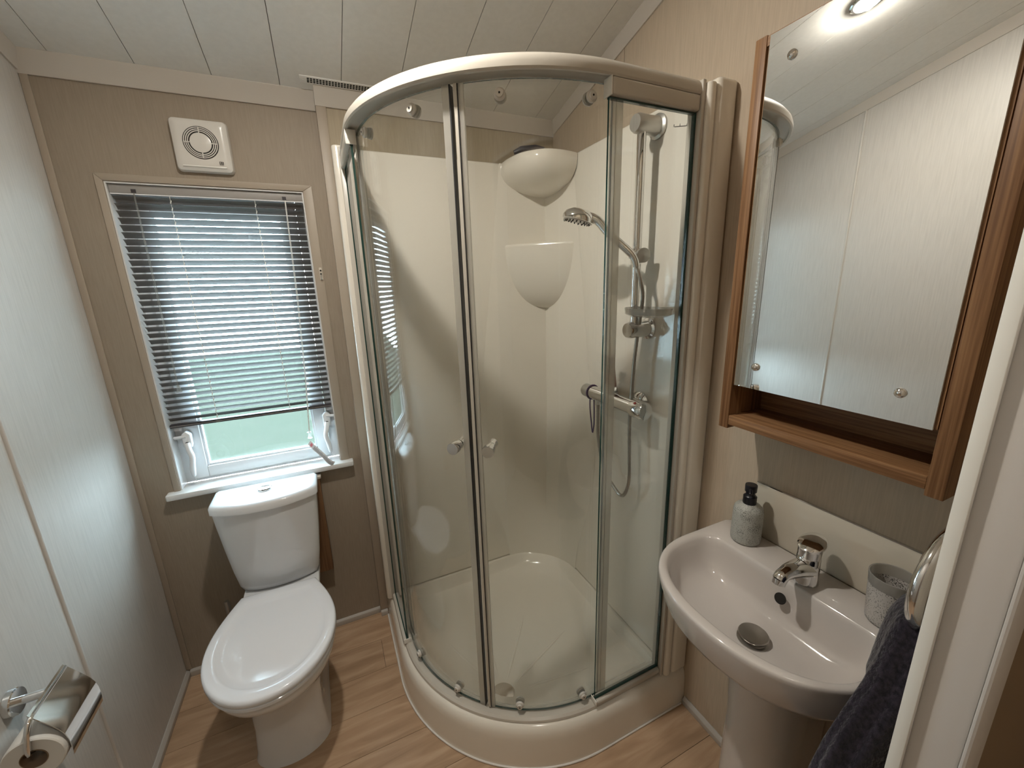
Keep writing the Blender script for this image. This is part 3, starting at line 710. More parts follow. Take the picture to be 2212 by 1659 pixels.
# curved sliding doors
DZ0, DZ1 = 0.168, RT-0.040
RD = 0.4965
def door(a0, a1, tail_kind, tail, lead, knob_a, roll_angles):
    n = 36; t = 0.006; rings = []
    pts = []
    if tail_kind == 'L': pts.append(('L', tail))
    for i in range(n+1): pts.append(('A', a0 + (a1-a0)*i/n))
    if tail_kind == 'R': pts.append(('R', tail))
    def P(k, v_, r_, z):
        if k == 'A': return (ACX + r_*math.cos(math.radians(v_)), ACY + r_*math.sin(math.radians(v_)), z)
        if k == 'L': return (ACX - r_, v_, z)
        return (v_, ACY - r_, z)
    for k, v_ in pts: rings.append([P(k, v_, RD, DZ0), P(k, v_, RD-t, DZ0), P(k, v_, RD-t, DZ1), P(k, v_, RD, DZ1)])
    mb = MB().loft(rings)
    mi = []
    for s_ in range(len(rings)-1): mi += [1, 0, 1, 0]
    mb.mi = mi + [1, 1]
    d = mb.build('sliding_door', ['glass', 'glass_edge'], sh, smooth=0.4)
    # leading magnetic seal (aluminium core, clear fins) and trailing clear seal
    sgn = 1 if tail_kind == 'R' else -1
    def strip(nm, mt, da0, da1, r0, r1, ang_):
        rr = []
        for q in (da0, da1):
            a = ang_ + q
            rr.append([P('A', a, r0, DZ0), P('A', a, r1, DZ0), P('A', a, r1, DZ1), P('A', a, r0, DZ1)])
        return MB().loft(rr).build(nm, mt, d)
    if tail_kind == 'R':
        strip('door_stile', 'rail_white', sgn*0.10, sgn*0.95, RD+0.004, RD-0.012, lead)
        strip('magnet_strip', 'rubber_black', sgn*0.97, sgn*1.20, RD+0.003, RD-0.010, lead)
        strip('seal_fin', 'seal', sgn*1.22, sgn*2.5, RD+0.0012, RD-0.0075, lead)
    else:
        strip('magnet_strip', 'rubber_black', sgn*0.02, sgn*0.40, RD+0.004, RD-0.012, lead)
        strip('seal_fin', 'seal', sgn*0.42, sgn*2.5, RD+0.0012, RD-0.0075, lead)
    if tail_kind == 'R':
        MB().box(tail-0.001, tail+0.028, ACY-RD-0.0015, ACY-RD+0.0085, DZ0, DZ1).build('trailing_seal', 'seal', d)
        MB().box(tail+0.0065, tail+0.0085, ACY-RD-0.0035, ACY-RD-0.0017, DZ0, DZ1).build('seal_ridge', 'seal', d)
    else:
        MB().box(ACX-RD-0.0015, ACX-RD+0.0085, tail-0.001, tail+0.028, DZ0, DZ1).build('trailing_seal', 'seal', d)
    # knob: outer and inner barrels with a black ring
    a = math.radians(knob_a); dn = Vector((math.cos(a), math.sin(a), 0)); kb = Vector((ACX, ACY, 1.058))
    kn = MB().lathe([(0.0135, 0.0004), (0.0135, 0.014), (0.0115, 0.0142), (0.0115, 0.0165), (0.0165, 0.0168), (0.0165, 0.034), (0.0158, 0.0355), (0.0, 0.0355)], kb + dn*RD, dn, 28).build('knob', 'chrome', d, smooth=0.6)
    MB().lathe([(0.0146, 0), (0.0146, 0.0024), (0.0118, 0.0024)], kb + dn*(RD+0.0142), dn, 28).build('knob_ring', 'rubber_black', d, smooth=0.8)
    MB().lathe([(0.0110, -0.0004), (0.0115, -0.010), (0.0135, -0.022), (0.012, -0.0245), (0.0, -0.0245)], kb + dn*(RD-t), dn, 24).build('knob', 'chrome', d, smooth=0.6)
    # rollers
    for zr in (DZ1-0.030, DZ0+0.024):
        for ra in roll_angles:
            a = math.radians(ra); dn = Vector((math.cos(a), math.sin(a), 0)); p = Vector((ACX, ACY, zr))
            ro = MB().lathe([(0.011, -0.016), (0.014, -0.015), (0.014, -0.011), (0.011, -0.0105), (0.011, -0.008), (0.0135, -0.0075), (0.0135, -0.0065)], p + dn*RD, dn, 20).build('roller', 'roller_white', d, smooth=0.6)
            MB().lathe([(0.0125, 0.0005), (0.0125, 0.005), (0.0095, 0.0075), (0.0085, 0.0075), (0.008, 0.0115), (0.0, 0.0115)], p + dn*RD, dn, 20).build('roller_cap', 'roller_white', ro, smooth=0.6)
            MB().lathe([(0.0022, 0), (0.0022, 0.0006)], p + dn*(RD+0.0116), dn, 8).build('roller_screw', 'dark_slot', ro)
    return d
door(180, 228.2, 'L', ACY+0.018, 228.4, 224.0, (193, 216.5))
door(229.4, 270, 'R', 1.330, 229.2, 234.6, (241, 264.5))

# ================================================================== SHOWER FITTINGS
BXX, BYY = 1.545, -0.732
rl = thing('shower_riser_rail', 'chrome riser rail with end brackets on the shower side wall', 'shower rail', (PX, BYY, 1.30))
MB().tube([(BXX, BYY, 1.325), (BXX, BYY, 1.895)], 0.0125, 18).build('bar', 'chrome', rl, smooth=1.0)
for z in (1.895, 1.325):
    MB().lathe([(0.0, -0.0), (0.033, 0.0), (0.033, 0.006), (0.0255, 0.010), (0.0245, 0.040), (0.0255, 0.076), (0.022, 0.085), (0.0, 0.086)], (PX-0.0006, BYY, z), (-1, 0, 0), 24).build('bracket', 'chrome_scale' if z > 1.8 else 'chrome', rl, smooth=0.6)
sd = MB().tube([(BXX, BYY, 1.525), (BXX, BYY, 1.565)], 0.0185, 18); sd.tube([(BXX, BYY, 1.545), (BXX-0.03, BYY-0.012, 1.548)], 0.013, 14)
so = sd.build('slider', 'chrome', rl, smooth=0.6)
MB().lathe([(0.021, 0), (0.021, 0.014), (0.0, 0.016)], (BXX+0.004, BYY-0.016, 1.545), (-0.25, -1, 0), 20).build('slider_knob', 'chrome_scale', so, smooth=0.6)
# soap dish clipped to the bar
dshp = [(0.052*math.cos(2*math.pi*i/28), 0.082*math.sin(2*math.pi*i/28)) for i in range(28)]
sdm = MB(); dcx, dcy = 1.532, -0.803
def dr_(s, z): return [(dcx+p[0]*s, dcy+p[1]*s, z) for p in dshp]
sdm.loft([dr_(0.80, 1.372), dr_(0.97, 1.378), dr_(1.0, 1.396), dr_(0.96, 1.396), dr_(0.93, 1.382), dr_(0.75, 1.378)])
sdm.build('soap_dish', 'dish_plastic', rl, smooth=0.7)
# hand shower
hs = thing('hand_shower', 'chrome hand shower head resting in the riser rail slider', 'shower head', (1.515, -0.745, 1.50))
Hh = Vector((1.400, -0.640, 1.660)); Hs = Vector((1.516, -0.744, 1.548))
hp = smooth_path([Hs + Vector((0.012, -0.008, -0.035)), Hs, Hs + (Hh-Hs)*0.42 + Vector((0, 0, 0.014)), Hh + Vector((0.040, -0.036, -0.010)), Hh + Vector((0.012, -0.010, 0.004))], 6)
MB().tube(hp, [0.010 + 0.005*(i/len(hp)) for i in range(len(hp))], 16).build('handle', 'chrome', hs, smooth=1.0)
hd = Vector((-0.22, 0.16, -0.96)).normalized()
hc = Hh - hd*0.004
MB().lathe([(0.0, -0.022), (0.026, -0.019), (0.042, -0.009), (0.048, 0.003), (0.048, 0.012), (0.044, 0.014)], hc, hd, 32).build('head', 'chrome', hs, smooth=0.9)
fp = MB().lathe([(0.044, 0.010), (0.043, 0.0155), (0.0, 0.0165)], hc, hd, 32).build('spray_face', 'steel_dark', hs, smooth=0.6)
nz = MB(); q = Vector((0, 0, 1)).rotation_difference(hd)
for rr, cnt in ((0.036, 20), (0.024, 12)):
    for k in range(cnt):
        a = 2*math.pi*k/cnt; nz.lathe([(0.0022, 0.0), (0.0016, 0.004)], hc + q @ Vector((rr*math.cos(a), rr*math.sin(a), 0.0155)), hd, 6)
nz.build('nozzles', 'rubber_black', fp)
MB().tube([hc + q @ Vector((0.044, 0, 0.012)), hc + q @ Vector((0.054, 0, 0.016))], 0.004, 8).build('spray_lever', 'steel_dark', hs, smooth=1.0)
# hose
HOSE = [(1.528, -0.753, 1.512), (1.535, -0.765, 1.47), (1.548, -0.762, 1.42), (1.555, -0.738, 1.30), (1.555, -0.728, 1.20), (1.553, -0.722, 1.03), (1.553, -0.728, 0.90), (1.553, -0.73, 0.80), (1.553, -0.70, 0.735), (1.553, -0.645, 0.752), (1.553, -0.59, 0.80), (1.553, -0.555, 0.90), (1.552, -0.552, 0.98), (1.548, -0.555, 1.04)]
hz_ = smooth_path(HOSE, 12)
hrad = [0.0062 if i % 2 else 0.0054 for i in range(len(hz_))]
hose = MB().tube(hz_, hrad, 12).build('shower_hose', 'steel_dark', None, smooth=1.0)
tag(hose, 'ribbed metal shower hose looping below the mixer bar', 'hose')
# thermostatic bar valve
va_ = thing('shower_mixer', 'chrome thermostatic bar mixer with red marked knob in the shower', 'mixer', (PX, -0.64, 1.05))
VZ = 1.076; VX = 1.545
MB().tube([(VX, -0.520, VZ), (VX, -0.745, VZ)], 0.0245, 24).build('body', 'chrome', va_, smooth=0.8)
k1 = MB().lathe([(0.0, 0), (0.022, 0.001), (0.0245, 0.006), (0.0245, 0.040), (0.0215, 0.0418)], (VX, -0.478, VZ), (0, -1, 0), 24).build('flow_knob', 'chrome_scale', va_, smooth=0.6)
k2 = MB().lathe([(0.0225, 0), (0.028, 0.002), (0.0295, 0.010), (0.0295, 0.050), (0.026, 0.057), (0.0, 0.059)], (VX, -0.7455, VZ), (0, -1, 0), 28).build('heat_knob', 'chrome', va_, smooth=0.6)
MB().lathe([(0.0048, 0), (0.0048, 0.001), (0.0, 0.0012)], (VX-0.0178, -0.772, VZ+0.0236), (-0.6, 0, 0.8), 14).build('heat_mark', 'red_mark', k2)
for yy in (-0.566, -0.716):
    MB().lathe([(0.0, 0), (0.036, 0.0), (0.036, 0.004), (0.027, 0.012), (0.018, 0.014), (0.018, 0.050)], (PX-0.0006, yy, VZ), (-1, 0, 0), 26).build('wall_elbow', 'chrome', va_, smooth=0.6)
MB().tube([(VX, -0.555, VZ-0.022), (VX, -0.555, VZ-0.040)], 0.010, 14).build('outlet', 'chrome', va_, smooth=0.8)
# purple hair band / cord hung on the bar
pc = MB()
lo_ = [Vector((VX + 0.0268*math.cos(2*math.pi*i/20), -0.524, VZ + 0.0268*math.sin(2*math.pi*i/20))) for i in range(21)]
pc.tube(lo_, 0.0024, 6, caps=False)
pc.tube(smooth_path([(VX-0.012, -0.526, VZ-0.026), (VX-0.014, -0.530, VZ-0.06), (VX-0.012, -0.536, VZ-0.11), (VX-0.010, -0.541, VZ-0.15)], 5), 0.0024, 6)
pc.tube(smooth_path([(VX+0.004, -0.528, VZ-0.027), (VX-0.002, -0.539, VZ-0.07), (VX-0.006, -0.545, VZ-0.12), (VX-0.010, -0.543, VZ-0.152)], 5), 0.0024, 6)
tag(pc.build('hanging_loop', 'purple_cord', None, smooth=1.0), 'thin dark purple loop hung over the mixer bar', 'cord')
# tube of wash standing on the mixer bar
tb = thing('wash_tube', 'slim pinkish wash tube standing cap down on the mixer bar', 'bottle', (VX, -0.628, VZ+0.0246))
bz = VZ+0.0249
MB().lathe([(0.012, 0), (0.0125, 0.002), (0.0125, 0.018), (0.011, 0.020)], (VX, -0.628, bz), n=20).build('cap', 'tube_clear', tb, smooth=0.6)
rings = []
for i in range(9):
    t = i/8; a = 0.0195 - 0.002*t; b2 = 0.0195*(1-t) + 0.0012
    rings.append([(VX + b2*math.cos(2*math.pi*k/20), -0.628 + a*math.sin(2*math.pi*k/20), bz+0.0205+0.115*t) for k in range(20)])
MB().loft(rings).build('body', 'tube_pink', tb, smooth=0.8)
lbm = MB()
for zz, hgt, wd_ in ((0.035, .003, .006), (0.042, .005, .010), (0.052, .003, .008), (0.060, .008, .009), (0.085, .006, .004)):
    lbm.box(VX-0.0200+0.14*zz, VX-0.0193+0.14*zz, -0.628-wd_, -0.628+wd_, bz+0.0205+zz, bz+0.0205+zz+hgt)
lbm.build('label_print', 'tube_label', tb)
# dark bottle lying in the top corner shelf
db = thing('dark_bottle', 'dark bottle lying flat on the top corner shelf of the shower', 'bottle', (1.45, -0.19, PTOP))
MB().tube([(1.395, -0.215, PTOP+0.004), (1.42, -0.225, PTOP+0.012), (1.47, -0.245, PTOP+0.0135), (1.50, -0.255, PTOP+0.010)], [0.008, 0.0145, 0.0165, 0.012], 14).build('body', 'blind_dark', db, smooth=0.9)
MB().tube([(1.501, -0.2555, PTOP+0.009), (1.520, -0.262, PTOP+0.006)], 0.010, 12).build('cap', 'plastic_black', db, smooth=0.9)

# ================================================================== TOILET
TX = 0.404
to = thing('toilet', 'white close-coupled toilet with closed lid under the window', 'toilet', (TX, -0.40, 0))
def pan_ring(z, wm, yf, wr, yr=-0.062, ym=-0.455, ysh=-0.24):
    pts = []
    for i in range(7): pts.append((-wr, yr + (ysh-yr)*i/6))
    for i in range(1, 9):
        t = i/8; s_ = t*t*(3-2*t)
        pts.append((-(wr + (wm-wr)*math.sin(t*math.pi/2)), ysh + (ym-ysh)*t))
    for i in range(1, 16):
        a = math.pi/2*i/16
        pts.append((-wm*math.cos(a), ym + (yf-ym)*math.sin(a)))
    left = pts; right = [(-p[0], p[1]) for p in reversed(left)]
    loop = left + [(0, yf)] + right
    return [(TX+p[0], p[1], z) for p in loop]
pan = MB()
pan.loft([pan_ring(0.0005, .112, -.530, .108), pan_ring(0.03, .106, -.522, .104), pan_ring(0.12, .100, -.512, .100), pan_ring(0.20, .102, -.515, .100),
          pan_ring(0.245, .112, -.535, .102), pan_ring(0.285, .132, -.575, .106), pan_ring(0.325, .152, -.622, .112), pan_ring(0.36, .166, -.655, .120), pan_ring(0.385, .172, -.666, .126), pan_ring(0.398, .172, -.666, .127), pan_ring(0.404, .168, -.660, .124)])
pan.build('pan', 'ceramic', to, smooth=0.8)
def egg(s, z, yr=-0.232, grow=0.0):
    wm, yf, ym, wr = 0.1805, -0.682, -0.455, 0.118
    pts = []
    for i in range(0, 13):
        t = i/12
        pts.append((-(wr + (wm-wr)*math.sin(t*math.pi/2)), yr + (ym-yr)*t))
    for i in range(1, 20):
        a = math.pi/2*i/20; pts.append((-wm*math.cos(a)**0.96, ym + (yf-ym)*math.sin(a)))
    loop = pts + [(0, yf)] + [(-p[0], p[1]) for p in reversed(pts)]
    cyy = -0.455
    return [(TX+p[0]*(s+grow), cyy + (p[1]-cyy)*s, z) for p in loop]
MB().loft([egg(0.965, 0.4045), egg(0.985, 0.407), egg(0.988, 0.416), egg(0.975, 0.4185)]).build('seat', 'seat_plastic', to, smooth=0.7)
MB().loft([egg(0.985, 0.4205), egg(1.0, 0.424), egg(1.0, 0.434), egg(0.99, 0.4395), egg(0.965, 0.4425), egg(0.845, 0.4425), egg(0.82, 0.4405), egg(0.79, 0.4365), egg(0.70, 0.4355), egg(0.3, 0.4355)]).build('lid', 'seat_plastic', to, smooth=0.9)
MB().tube([(TX-0.10, -0.226, 0.420), (TX+0.10, -0.226, 0.420)], 0.008, 12).build('hinge', 'seat_plastic', to, smooth=1.0)
MB().lathe([(0.0075, 0), (0.0075, 0.0015), (0.0, 0.003)], (TX+0.1035, -0.43, 0.13), (1, 0, 0), 14).build('fixing_cap', 'steel_dark', to, smooth=0.6)
def cist_ring(z, hw, yfc, yfs, yb_=-0.058, r_=0.018):
    pts = [(-hw+r_*0.4, yb_)]
    pts += [(-hw, yb_ - 0.012), (-hw, yfs + 0.014)]
    n = 18
    for i in range(n+1):
        u = -1 + 2*i/n
        x = u*(hw-0.004) if abs(u) == 1 else u*hw*0.992
        pts.append((x, yfs + (yfc-yfs)*(1-abs(u)**2.2)))
    pts += [(hw, yfs + 0.014), (hw, yb_-0.012), (hw-r_*0.4, yb_)]
    return [(TX-0.002+p[0], p[1], z) for p in pts]
MB().loft([cist_ring(0.4042, .112, -.165, -.140, -.075), cist_ring(0.412, .124, -.182, -.152, -.066), cist_ring(0.435, .133, -.193, -.158), cist_ring(0.50, .142, -.200, -.164), cist_ring(0.60, .152, -.210, -.170), cist_ring(0.70, .160, -.220, -.176), cist_ring(0.744, .163, -.224, -.178)]).build('cistern', 'ceramic', to, smooth=0.8)
MB().loft([cist_ring(0.7455, .165, -.228, -.180, -.054), cist_ring(0.748, .168, -.233, -.184, -.052), cist_ring(0.768, .168, -.233, -.184, -.052), cist_ring(0.7755, .163, -.227, -.178, -.056), cist_ring(0.777, .150, -.213, -.166, -.066)]).build('cistern_lid', 'ceramic', to, smooth=0.9)
bt = MB().lathe([(0.024, 0), (0.024, 0.003), (0.021, 0.005), (0.0195, 0.0035), (0.0, 0.0035)], (TX-0.006, -0.118, 0.7772), n=32).build('flush_plate', 'chrome', to, smooth=0.6)
MB().lathe([(0.0165, 0), (0.0165, 0.002), (0.0, 0.003)], (TX-0.003, -0.118, 0.7808), n=28).build('flush_button', 'chrome', bt, smooth=0.6)
# board on the wall behind the cistern
bb = thing('backing_board', 'brown wooden board fixed to the wall behind the toilet cistern', 'board', (0.42, -0.02, 0.32))
MB().box(0.264, 0.5745, -0.046, -0.0005, 0.322, 0.742).build('panel', 'board_wood', bb, bevel=0.001)
MB().box(0.258, 0.580, -0.048, -0.0005, 0.7425, 0.752).build('top_lip', 'trim_cream', bb, bevel=0.001)
# toilet brush
tbx, tby = 0.213, -0.125
br_ = thing('toilet_brush', 'toilet brush with slim metal handle tucked beside the toilet', 'brush', (tbx, tby, 0))
MB().lathe([(0.045, 0.0005), (0.045, 0.10), (0.041, 0.102), (0.0, 0.098)], (tbx, tby, 0), n=28).build('holder', 'steel_dark', br_, smooth=0.6)
MB().tube([(tbx, tby, 0.099), (tbx, tby, 0.25), (tbx, tby, 0.366), (tbx, tby, 0.370)], [0.0085, 0.0085, 0.0085, 0.007], 14).build('handle', 'steel_dark', br_, smooth=0.8)

# ================================================================== PAPER HOLDER on the left wall
ph = thing('toilet_roll_holder', 'chrome toilet roll holder with hinged cover on the left wall', 'roll holder', (0, -0.725, 0.60))
AY, AZ = -0.710, 0.685
MB().lathe([(0.0, 0), (0.027, 0.0), (0.027, 0.010), (0.0255, 0.012), (0.0, 0.012)], (0.0006, AY, AZ), (1, 0, 0), 30).build('rosette', 'chrome', ph, smooth=0.6)
MB().tube([(0.011, AY, AZ), (0.075, AY, AZ)], 0.0085, 18).build('arm', 'chrome', ph, smooth=0.8)
hy0, hy1 = -0.790, -0.668
pth = smooth_path([(0.068, hy1, 0.7), (0.068, -0.75, 0.7), (0.068, hy0+0.006, 0.7)], 4)
MB().tube(pth + [Vector((0.068, hy0-0.006, 0.694)), Vector((0.066, hy0-0.012, 0.68)), Vector((0.060, hy0-0.014, 0.645)), Vector((0.058, hy0-0.012, 0.634)), Vector((0.058, hy0-0.002, 0.629)), Vector((0.058, hy1, 0.629))], 0.0045, 12).build('rod', 'chrome', ph, smooth=1.0)
cv = MB(); cpts = [(0.066, 0.708), (0.078, 0.690), (0.092, 0.668), (0.100, 0.654), (0.1055, 0.640), (0.108, 0.625), (0.1085, 0.605), (0.107, 0.585)]
cv.loft([[(p[0], hy0+0.002, p[1]), (p[0], hy1, p[1]), (p[0]-0.0012, hy1, p[1]-0.0012), (p[0]-0.0012, hy0+0.002, p[1]-0.0012)] for p in cpts])
cvo = cv.build('cover', 'chrome', ph, smooth=0.9)
rll = thing('toilet_roll', 'nearly full white toilet roll on the chrome holder', 'toilet roll', (0.058, -0.745, 0.568))
rr_ = 0.046; rc_ = (0.058, -0.797, 0.6145)
MB().lathe([(0.0205, 0.002), (rr_-0.002, 0.0), (rr_, 0.002), (rr_, 0.098), (rr_-0.002, 0.1), (0.0205, 0.098), (0.0205, 0.002)], rc_, (0, 1, 0), 40, cap=False).build('paper', 'paper', rll, smooth=0.5)
MB().lathe([(0.0204, 0.001), (0.0204, 0.099), (0.0192, 0.099), (0.0192, 0.001), (0.0204, 0.001)], rc_, (0, 1, 0), 32, cap=False).build('core', 'card_core', rll, smooth=0.6)

# ================================================================== BASIN
YC = -1.2605
bs = thing('washbasin', 'white pedestal washbasin on the right wall below the mirror cabinet', 'basin', (1.50, YC, 0))
def radial(poly, c, N):
    out = []
    for k in range(N):
        a = 2*math.pi*(k+0.5)/N; d = (math.cos(a), math.sin(a)); best = None
        for i in range(len(poly)):
            p, q = poly[i], poly[(i+1) % len(poly)]
            ex, ey = q[0]-p[0], q[1]-p[1]; den = d[0]*ey - d[1]*ex
            if abs(den) < 1e-12: continue
            t = ((p[0]-c[0])*ey - (p[1]-c[1])*ex)/den; u = ((p[0]-c[0])*d[1] - (p[1]-c[1])*d[0])/den
            if t > 0 and -1e-9 <= u <= 1+1e-9 and (best is None or t > best): best = t
        out.append((c[0]+d[0]*best, c[1]+d[1]*best))
    return out
HWB = 0.2315; XBK = W-0.0075; XFR = 1.281
outer = [(XBK, YC+HWB-0.006), (XBK-0.006, YC+HWB)]
def front_curve(hw, xs, xf, p=2.25, n=40):
    pts = []
    for i in range(n+1):
        a = math.pi*i/n; c_, s_ = math.cos(a), math.sin(a)
        pts.append((xs - (xs-xf)*abs(s_)**(2/p), YC + hw*math.copysign(abs(c_)**(2/p), c_)))
    return pts
outer += front_curve(HWB, 1.50, XFR) + [(XBK-0.006, YC-HWB), (XBK, YC-HWB+0.006)]
inner = arc(1.515, YC+0.165, 0.042, 0, 90, 6) + front_curve(0.207, 1.475, 1.309, 2.3) + arc(1.515, YC-0.165, 0.042, 270, 360, 6)
cB = (1.452, YC); NB = 120
RO = radial(outer, cB, NB); RI = radial(inner, cB, NB)
def rs(ring, s, z, c=cB, sx=None):
    sx = s if sx is None else sx
    return [(c[0]+(p[0]-c[0])*sx, c[1]+(p[1]-c[1])*s, z) for p in ring]
def keep_back(ring): return [(min(p[0], XBK), p[1], p[2]) for p in ring]
def under(s, z, xback):
    # scaled outline whose back stays near the wall
    out = []
    for p in RO:
        x = xback - (xback - p[0])*(s if p[0] < xback else 1.0)
        out.append((min(x, XBK), YC + (p[1]-YC)*s, z))
    return out
ZB = 0.800
bas = MB()
bas.loft([under(0.36, 0.640, XBK), under(0.52, 0.655, XBK), under(0.74, 0.674, XBK), under(0.87, 0.690, XBK), under(0.925, 0.704, XBK), under(0.95, 0.720, XBK), under(0.985, 0.765, XBK), under(0.998, 0.785, XBK), under(1.0, 0.793, XBK), keep_back(rs(RO, 0.993, 0.7985)), keep_back(rs(RO, 0.98, ZB)),
          rs(RI, 1.05, ZB), rs(RI, 1.02, 0.7985), rs(RI, 0.995, 0.793), rs(RI, 0.968, 0.778), rs(RI, 0.93, 0.750), rs(RI, 0.87, 0.722), rs(RI, 0.76, 0.704), rs(RI, 0.55, 0.694), rs(RI, 0.28, 0.690), rs(RI, 0.10, 0.688)])
bas.build('bowl', 'basin_ceramic', bs, smooth=0.9)
# pedestal
def ped(z, hw, xf, xb=1.655):
    pts = [(xb, YC+hw*0.95)] + [(1.56 - (1.56-xf)*math.sin(math.pi*i/24), YC + hw*math.cos(math.pi*i/24)) for i in range(25)] + [(xb, YC-hw*0.95)]
    return [(p[0], p[1], z) for p in pts]
MB().loft([ped(0.0005, .100, 1.445), ped(0.03, .094, 1.455), ped(0.15, .086, 1.468), ped(0.40, .084, 1.468), ped(0.58, .094, 1.452), ped(0.645, .108, 1.432), ped(0.672, .118, 1.42)]).build('pedestal', 'basin_ceramic', bs, smooth=0.9)
# overflow and waste
MB().lathe([(0.0125, 0), (0.0125, 0.0012), (0.0105, 0.0016), (0.0, 0.0012)], (1.5365, YC-0.004, 0.762), (-0.92, 0, 0.39), 24).build('overflow_hole', 'dark_slot', bs, smooth=0.6)
ws = MB().lathe([(0.032, 0.0), (0.032, 0.003), (0.027, 0.0045), (0.022, 0.0025)], (cB[0], YC-0.006, 0.6885), n=36).build('waste_ring', 'steel_dark', bs, smooth=0.6)
MB().lathe([(0.008, 0.002), (0.009, 0.011), (0.029, 0.0125), (0.0305, 0.0155), (0.029, 0.018), (0.0, 0.019)], (cB[0], YC-0.006, 0.6885), n=36).build('waste_plug', 'steel_dark', ws, smooth=0.6)
# tap
tp_ = thing('basin_tap', 'chrome single lever mixer tap on the washbasin', 'tap', (1.592, -1.279, ZB))
TXX, TYY = 1.593, -1.279
def ell(cx_, a, b_, z, n=28, tilt=0.0): return [(cx_ + a*math.cos(2*math.pi*i/n), TYY + b_*math.sin(2*math.pi*i/n), z + tilt*math.cos(2*math.pi*i/n)) for i in range(n)]
MB().loft([ell(TXX, .0255, .0255, ZB+0.0004), ell(TXX, .0255, .0255, ZB+0.004), ell(TXX, .0240, .0240, ZB+0.008), ell(TXX, .0232, .0232, ZB+0.045), ell(TXX, .0228, .0228, ZB+0.063), ell(TXX, .0205, .0205, ZB+0.066)]).build('body', 'chrome', tp_, smooth=0.9)
spth = smooth_path([(TXX-0.004, TYY, ZB+0.036), (TXX-0.035, TYY, ZB+0.044), (TXX-0.068, TYY, ZB+0.049), (TXX-0.090, TYY, ZB+0.046), (TXX-0.099, TYY, ZB+0.038)], 5)
nn = len(spth); MB().tube(spth, [0.0235 - 0.0095*min(1, i/(nn*0.62)) for i in range(nn)], 20).build('spout', 'chrome', tp_, smooth=1.0)
MB().lathe([(0.0130, 0), (0.0130, 0.012), (0.010, 0.0125)], (TXX-0.0965, TYY, ZB+0.041), (-0.25, 0, -1), 20).build('aerator', 'chrome', tp_, smooth=0.6)
MB().loft([ell(TXX, .0222, .0222, ZB+0.0664), ell(TXX+.001, .0228, .0228, ZB+0.084, tilt=0.002), ell(TXX+.003, .0245, .0240, ZB+0.089, tilt=0.005), ell(TXX+.006, .0300, .0262, ZB+0.093, tilt=0.008), ell(TXX+.006, .0308, .0266, ZB+0.097, tilt=0.009), ell(TXX+.006, .026, .023, ZB+0.101, tilt=0.008), ell(TXX+.006, .010, .010, ZB+0.1035, tilt=0.003)]).build('lever_cap', 'chrome', tp_, smooth=0.8)
# splashback
spb = thing('splashback', 'cream glass splashback strip on the wall behind the tap', 'splashback', (W-0.004, YC, ZB))
MB().box(W-0.0068, W-0.0008, -1.457, -1.098, ZB-0.002, 0.945).build('panel', 'splash', spb, bevel=0.001)
MB().box(W-0.0075, W-0.0006, -1.457, -1.098, 0.9455, 0.9475).build('edge_strip', 'chrome', spb)
# soap dispenser
SX, SY = 1.612, -1.118
so_ = thing('soap_dispenser', 'grey speckled soap dispenser with black pump on the washbasin', 'dispenser', (SX, SY, ZB))
MB().lathe([(0.0, 0.0006), (0.031, 0.0006), (0.0345, 0.004), (0.0355, 0.010), (0.0350, 0.085), (0.033, 0.096), (0.027, 0.103), (0.016, 0.107), (0.0145, 0.110)], (SX, SY, ZB), n=36).build('bottle', 'speckled', so_, smooth=0.9)
pu = MB().lathe([(0.0155, 0), (0.0158, 0.002), (0.0158, 0.020), (0.013, 0.022), (0.0105, 0.027), (0.0105, 0.030), (0.0138, 0.034), (0.0142, 0.050), (0.0135, 0.052), (0.0, 0.052)], (SX, SY, ZB+0.1075), n=28).build('pump', 'plastic_black', so_, smooth=0.5)
MB().tube([(SX, SY, ZB+0.150), (SX-0.020, SY-0.013, ZB+0.150), (SX-0.0235, SY-0.015, ZB+0.145)], 0.0045, 8).build('spout', 'plastic_black', so_, smooth=1.0)
# tumbler
CXX, CYY = 1.612, -1.418
cu = thing('tumbler', 'frosted speckled tumbler beside the towel on the washbasin', 'cup', (CXX, CYY, ZB))
MB().lathe([(0.0, 0.0006), (0.028, 0.0006), (0.0315, 0.004), (0.0325, 0.012), (0.037, 0.083), (0.0348, 0.083), (0.030, 0.012), (0.0, 0.010)], (CXX, CYY, ZB), n=36).build('body', 'speckled_cup', cu, smooth=0.7)
MB().lathe([(0.0371, 0.0832), (0.0388, 0.105), (0.0380, 0.106), (0.0362, 0.105), (0.0347, 0.0832), (0.0371, 0.0832)], (CXX, CYY, ZB), n=36, cap=False).build('rim_band', 'frosted_cup', cu, smooth=0.7)

# ================================================================== MIRROR CABINET
CB0, CB1 = -1.4755, -1.0605; CZ0, CZ1 = 1.114, 1.938; CXF = W-0.130
mc = thing('mirror_cabinet', 'oak effect wall cabinet with mirror door and open shelf', 'cabinet', (W-0.065, (CB0+CB1)/2, CZ0))
ST = 0.018
MB().box(CXF, W-0.0006, CB1-ST-0.006, CB1, CZ0, CZ1).build('side_panel', 'cab_vertical', mc, bevel=0.0012)
MB().box(CXF, W-0.0006, CB0, CB0+ST+0.006, CZ0, CZ1).build('side_panel', 'cab_vertical', mc, bevel=0.0012)
MB().box(CXF+0.001, W-0.0006, CB0+ST+0.0062, CB1-ST-0.0062, CZ0+0.010, CZ0+0.034).build('bottom_shelf', 'cab_horizontal', mc, bevel=0.0015)
MB().box(CXF+0.002, W-0.0006, CB0+ST+0.0062, CB1-ST-0.0062, CZ1-0.020, CZ1-0.002).build('top_panel', 'cab_horizontal', mc)
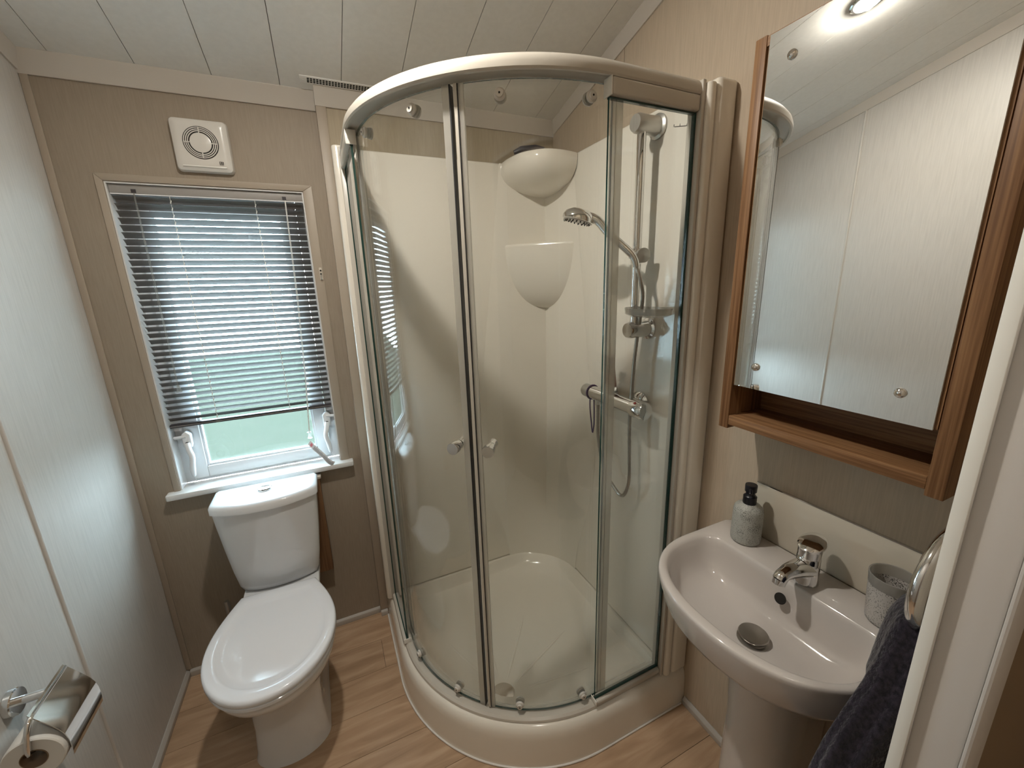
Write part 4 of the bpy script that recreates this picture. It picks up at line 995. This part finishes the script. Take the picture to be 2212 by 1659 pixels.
MB().box(CXF+0.024, W-0.012, CB0+ST+0.0062, CB1-ST-0.0062, 1.228, 1.242).build('inner_shelf', 'cab_horizontal', mc)
MB().box(W-0.012, W-0.0006, CB0+ST+0.0062, CB1-ST-0.0062, CZ0+0.034, CZ1-0.020).build('back_panel', 'cab_horizontal', mc)
md = MB().box(CXF+0.0042, CXF+0.022, CB0+ST+0.0085, CB1-ST-0.0085, 1.2275, 1.934).build('mirror_door', 'cab_vertical', mc)
mg = MB().box(CXF, CXF+0.0040, CB0+0.031, CB1-0.031, 1.2262, 1.9335)
mg.mi = [1, 1, 1, 1, 0, 1]
mir = mg.build('mirror_glass', ['mirror', 'edge_white'], md)
for yy in (-1.14, -1.396):
    for zz in (1.88, 1.2775):
        MB().lathe([(0.0085, 0.0), (0.0088, 0.002), (0.0065, 0.0055), (0.0, 0.0068)], (CXF-0.0002, yy, zz), (-1, 0, 0), 20).build('screw_cap', 'chrome', md, smooth=0.8)

# ================================================================== TOWEL RING AND TOWEL
trg = thing('towel_ring', 'thick chrome towel ring on the door wall holding a dark towel', 'towel ring', (1.537, YF, 0.985))
RX_, RY_, RZ_, RR = 1.478, -1.515, 1.022, 0.081
rp = [(RX_ + RR*math.cos(math.radians(a)), RY_, RZ_ + RR*math.sin(math.radians(a))) for a in range(90, 301, 6)]
MB().tube(rp, 0.0112, 16).build('ring', 'chrome', trg, smooth=1.0)
MB().lathe([(0.024, 0), (0.024, 0.005), (0.014, 0.010), (0.011, 0.030), (0.0135, 0.045), (0.0135, 0.066), (0.011, 0.068)], (RX_+0.004, YF+0.0006, RZ_+RR), (0, 1, 0), 24).build('mount', 'steel_dark', trg, smooth=0.6)
# towel: bunched through the ring, falling in vertical folds
tw = MB(); NT = 120; rings = []
levels = [(0.985, .030, .010, .0), (0.980, .055, .022, .0), (0.965, .070, .034, .0), (0.94, .080, .042, -.004), (0.90, .092, .046, -.010), (0.86, .112, .048, -.018), (0.82, .136, .048, -.028), (0.78, .158, .047, -.038), (0.74, .176, .046, -.046), (0.70, .190, .046, -.052), (0.65, .200, .046, -.056), (0.58, .205, .048, -.058), (0.50, .208, .050, -.060), (0.44, .210, .050, -.060), (0.432, .200, .044, -.060)]
for z, a, b_, dx in levels:
    ring = []
    drop = (0.985-z)/0.55
    for i in range(NT):
        t = 2*math.pi*i/NT
        k = min(1, drop*3)
        fold = 1 + 0.03*math.sin(7*t+0.6) + 0.03*k*math.sin(13*t+1.7+z*4)
        x = RX_ + dx + a*math.cos(t)*fold
        yy = RY_ + 0.004 + b_*math.sin(t)*fold + 0.012*k*math.sin(34*(x-RX_)/(0.6+2.2*drop) + 0.8)
        if z < 0.83 and z > 0.6 and x > 1.34: yy = min(yy, -1.4955)   # pressed against the end of the basin
        yy = max(yy, YF + 0.004)
        ring.append((x, yy, z))
    rings.append(ring)
tw.loft(rings)
two = tw.build('hand_towel', 'towel', None, smooth=1.2)
tag(two, 'dark charcoal fluffy towel hanging through the chrome ring', 'towel')
# hallway hook plate seen at the right edge
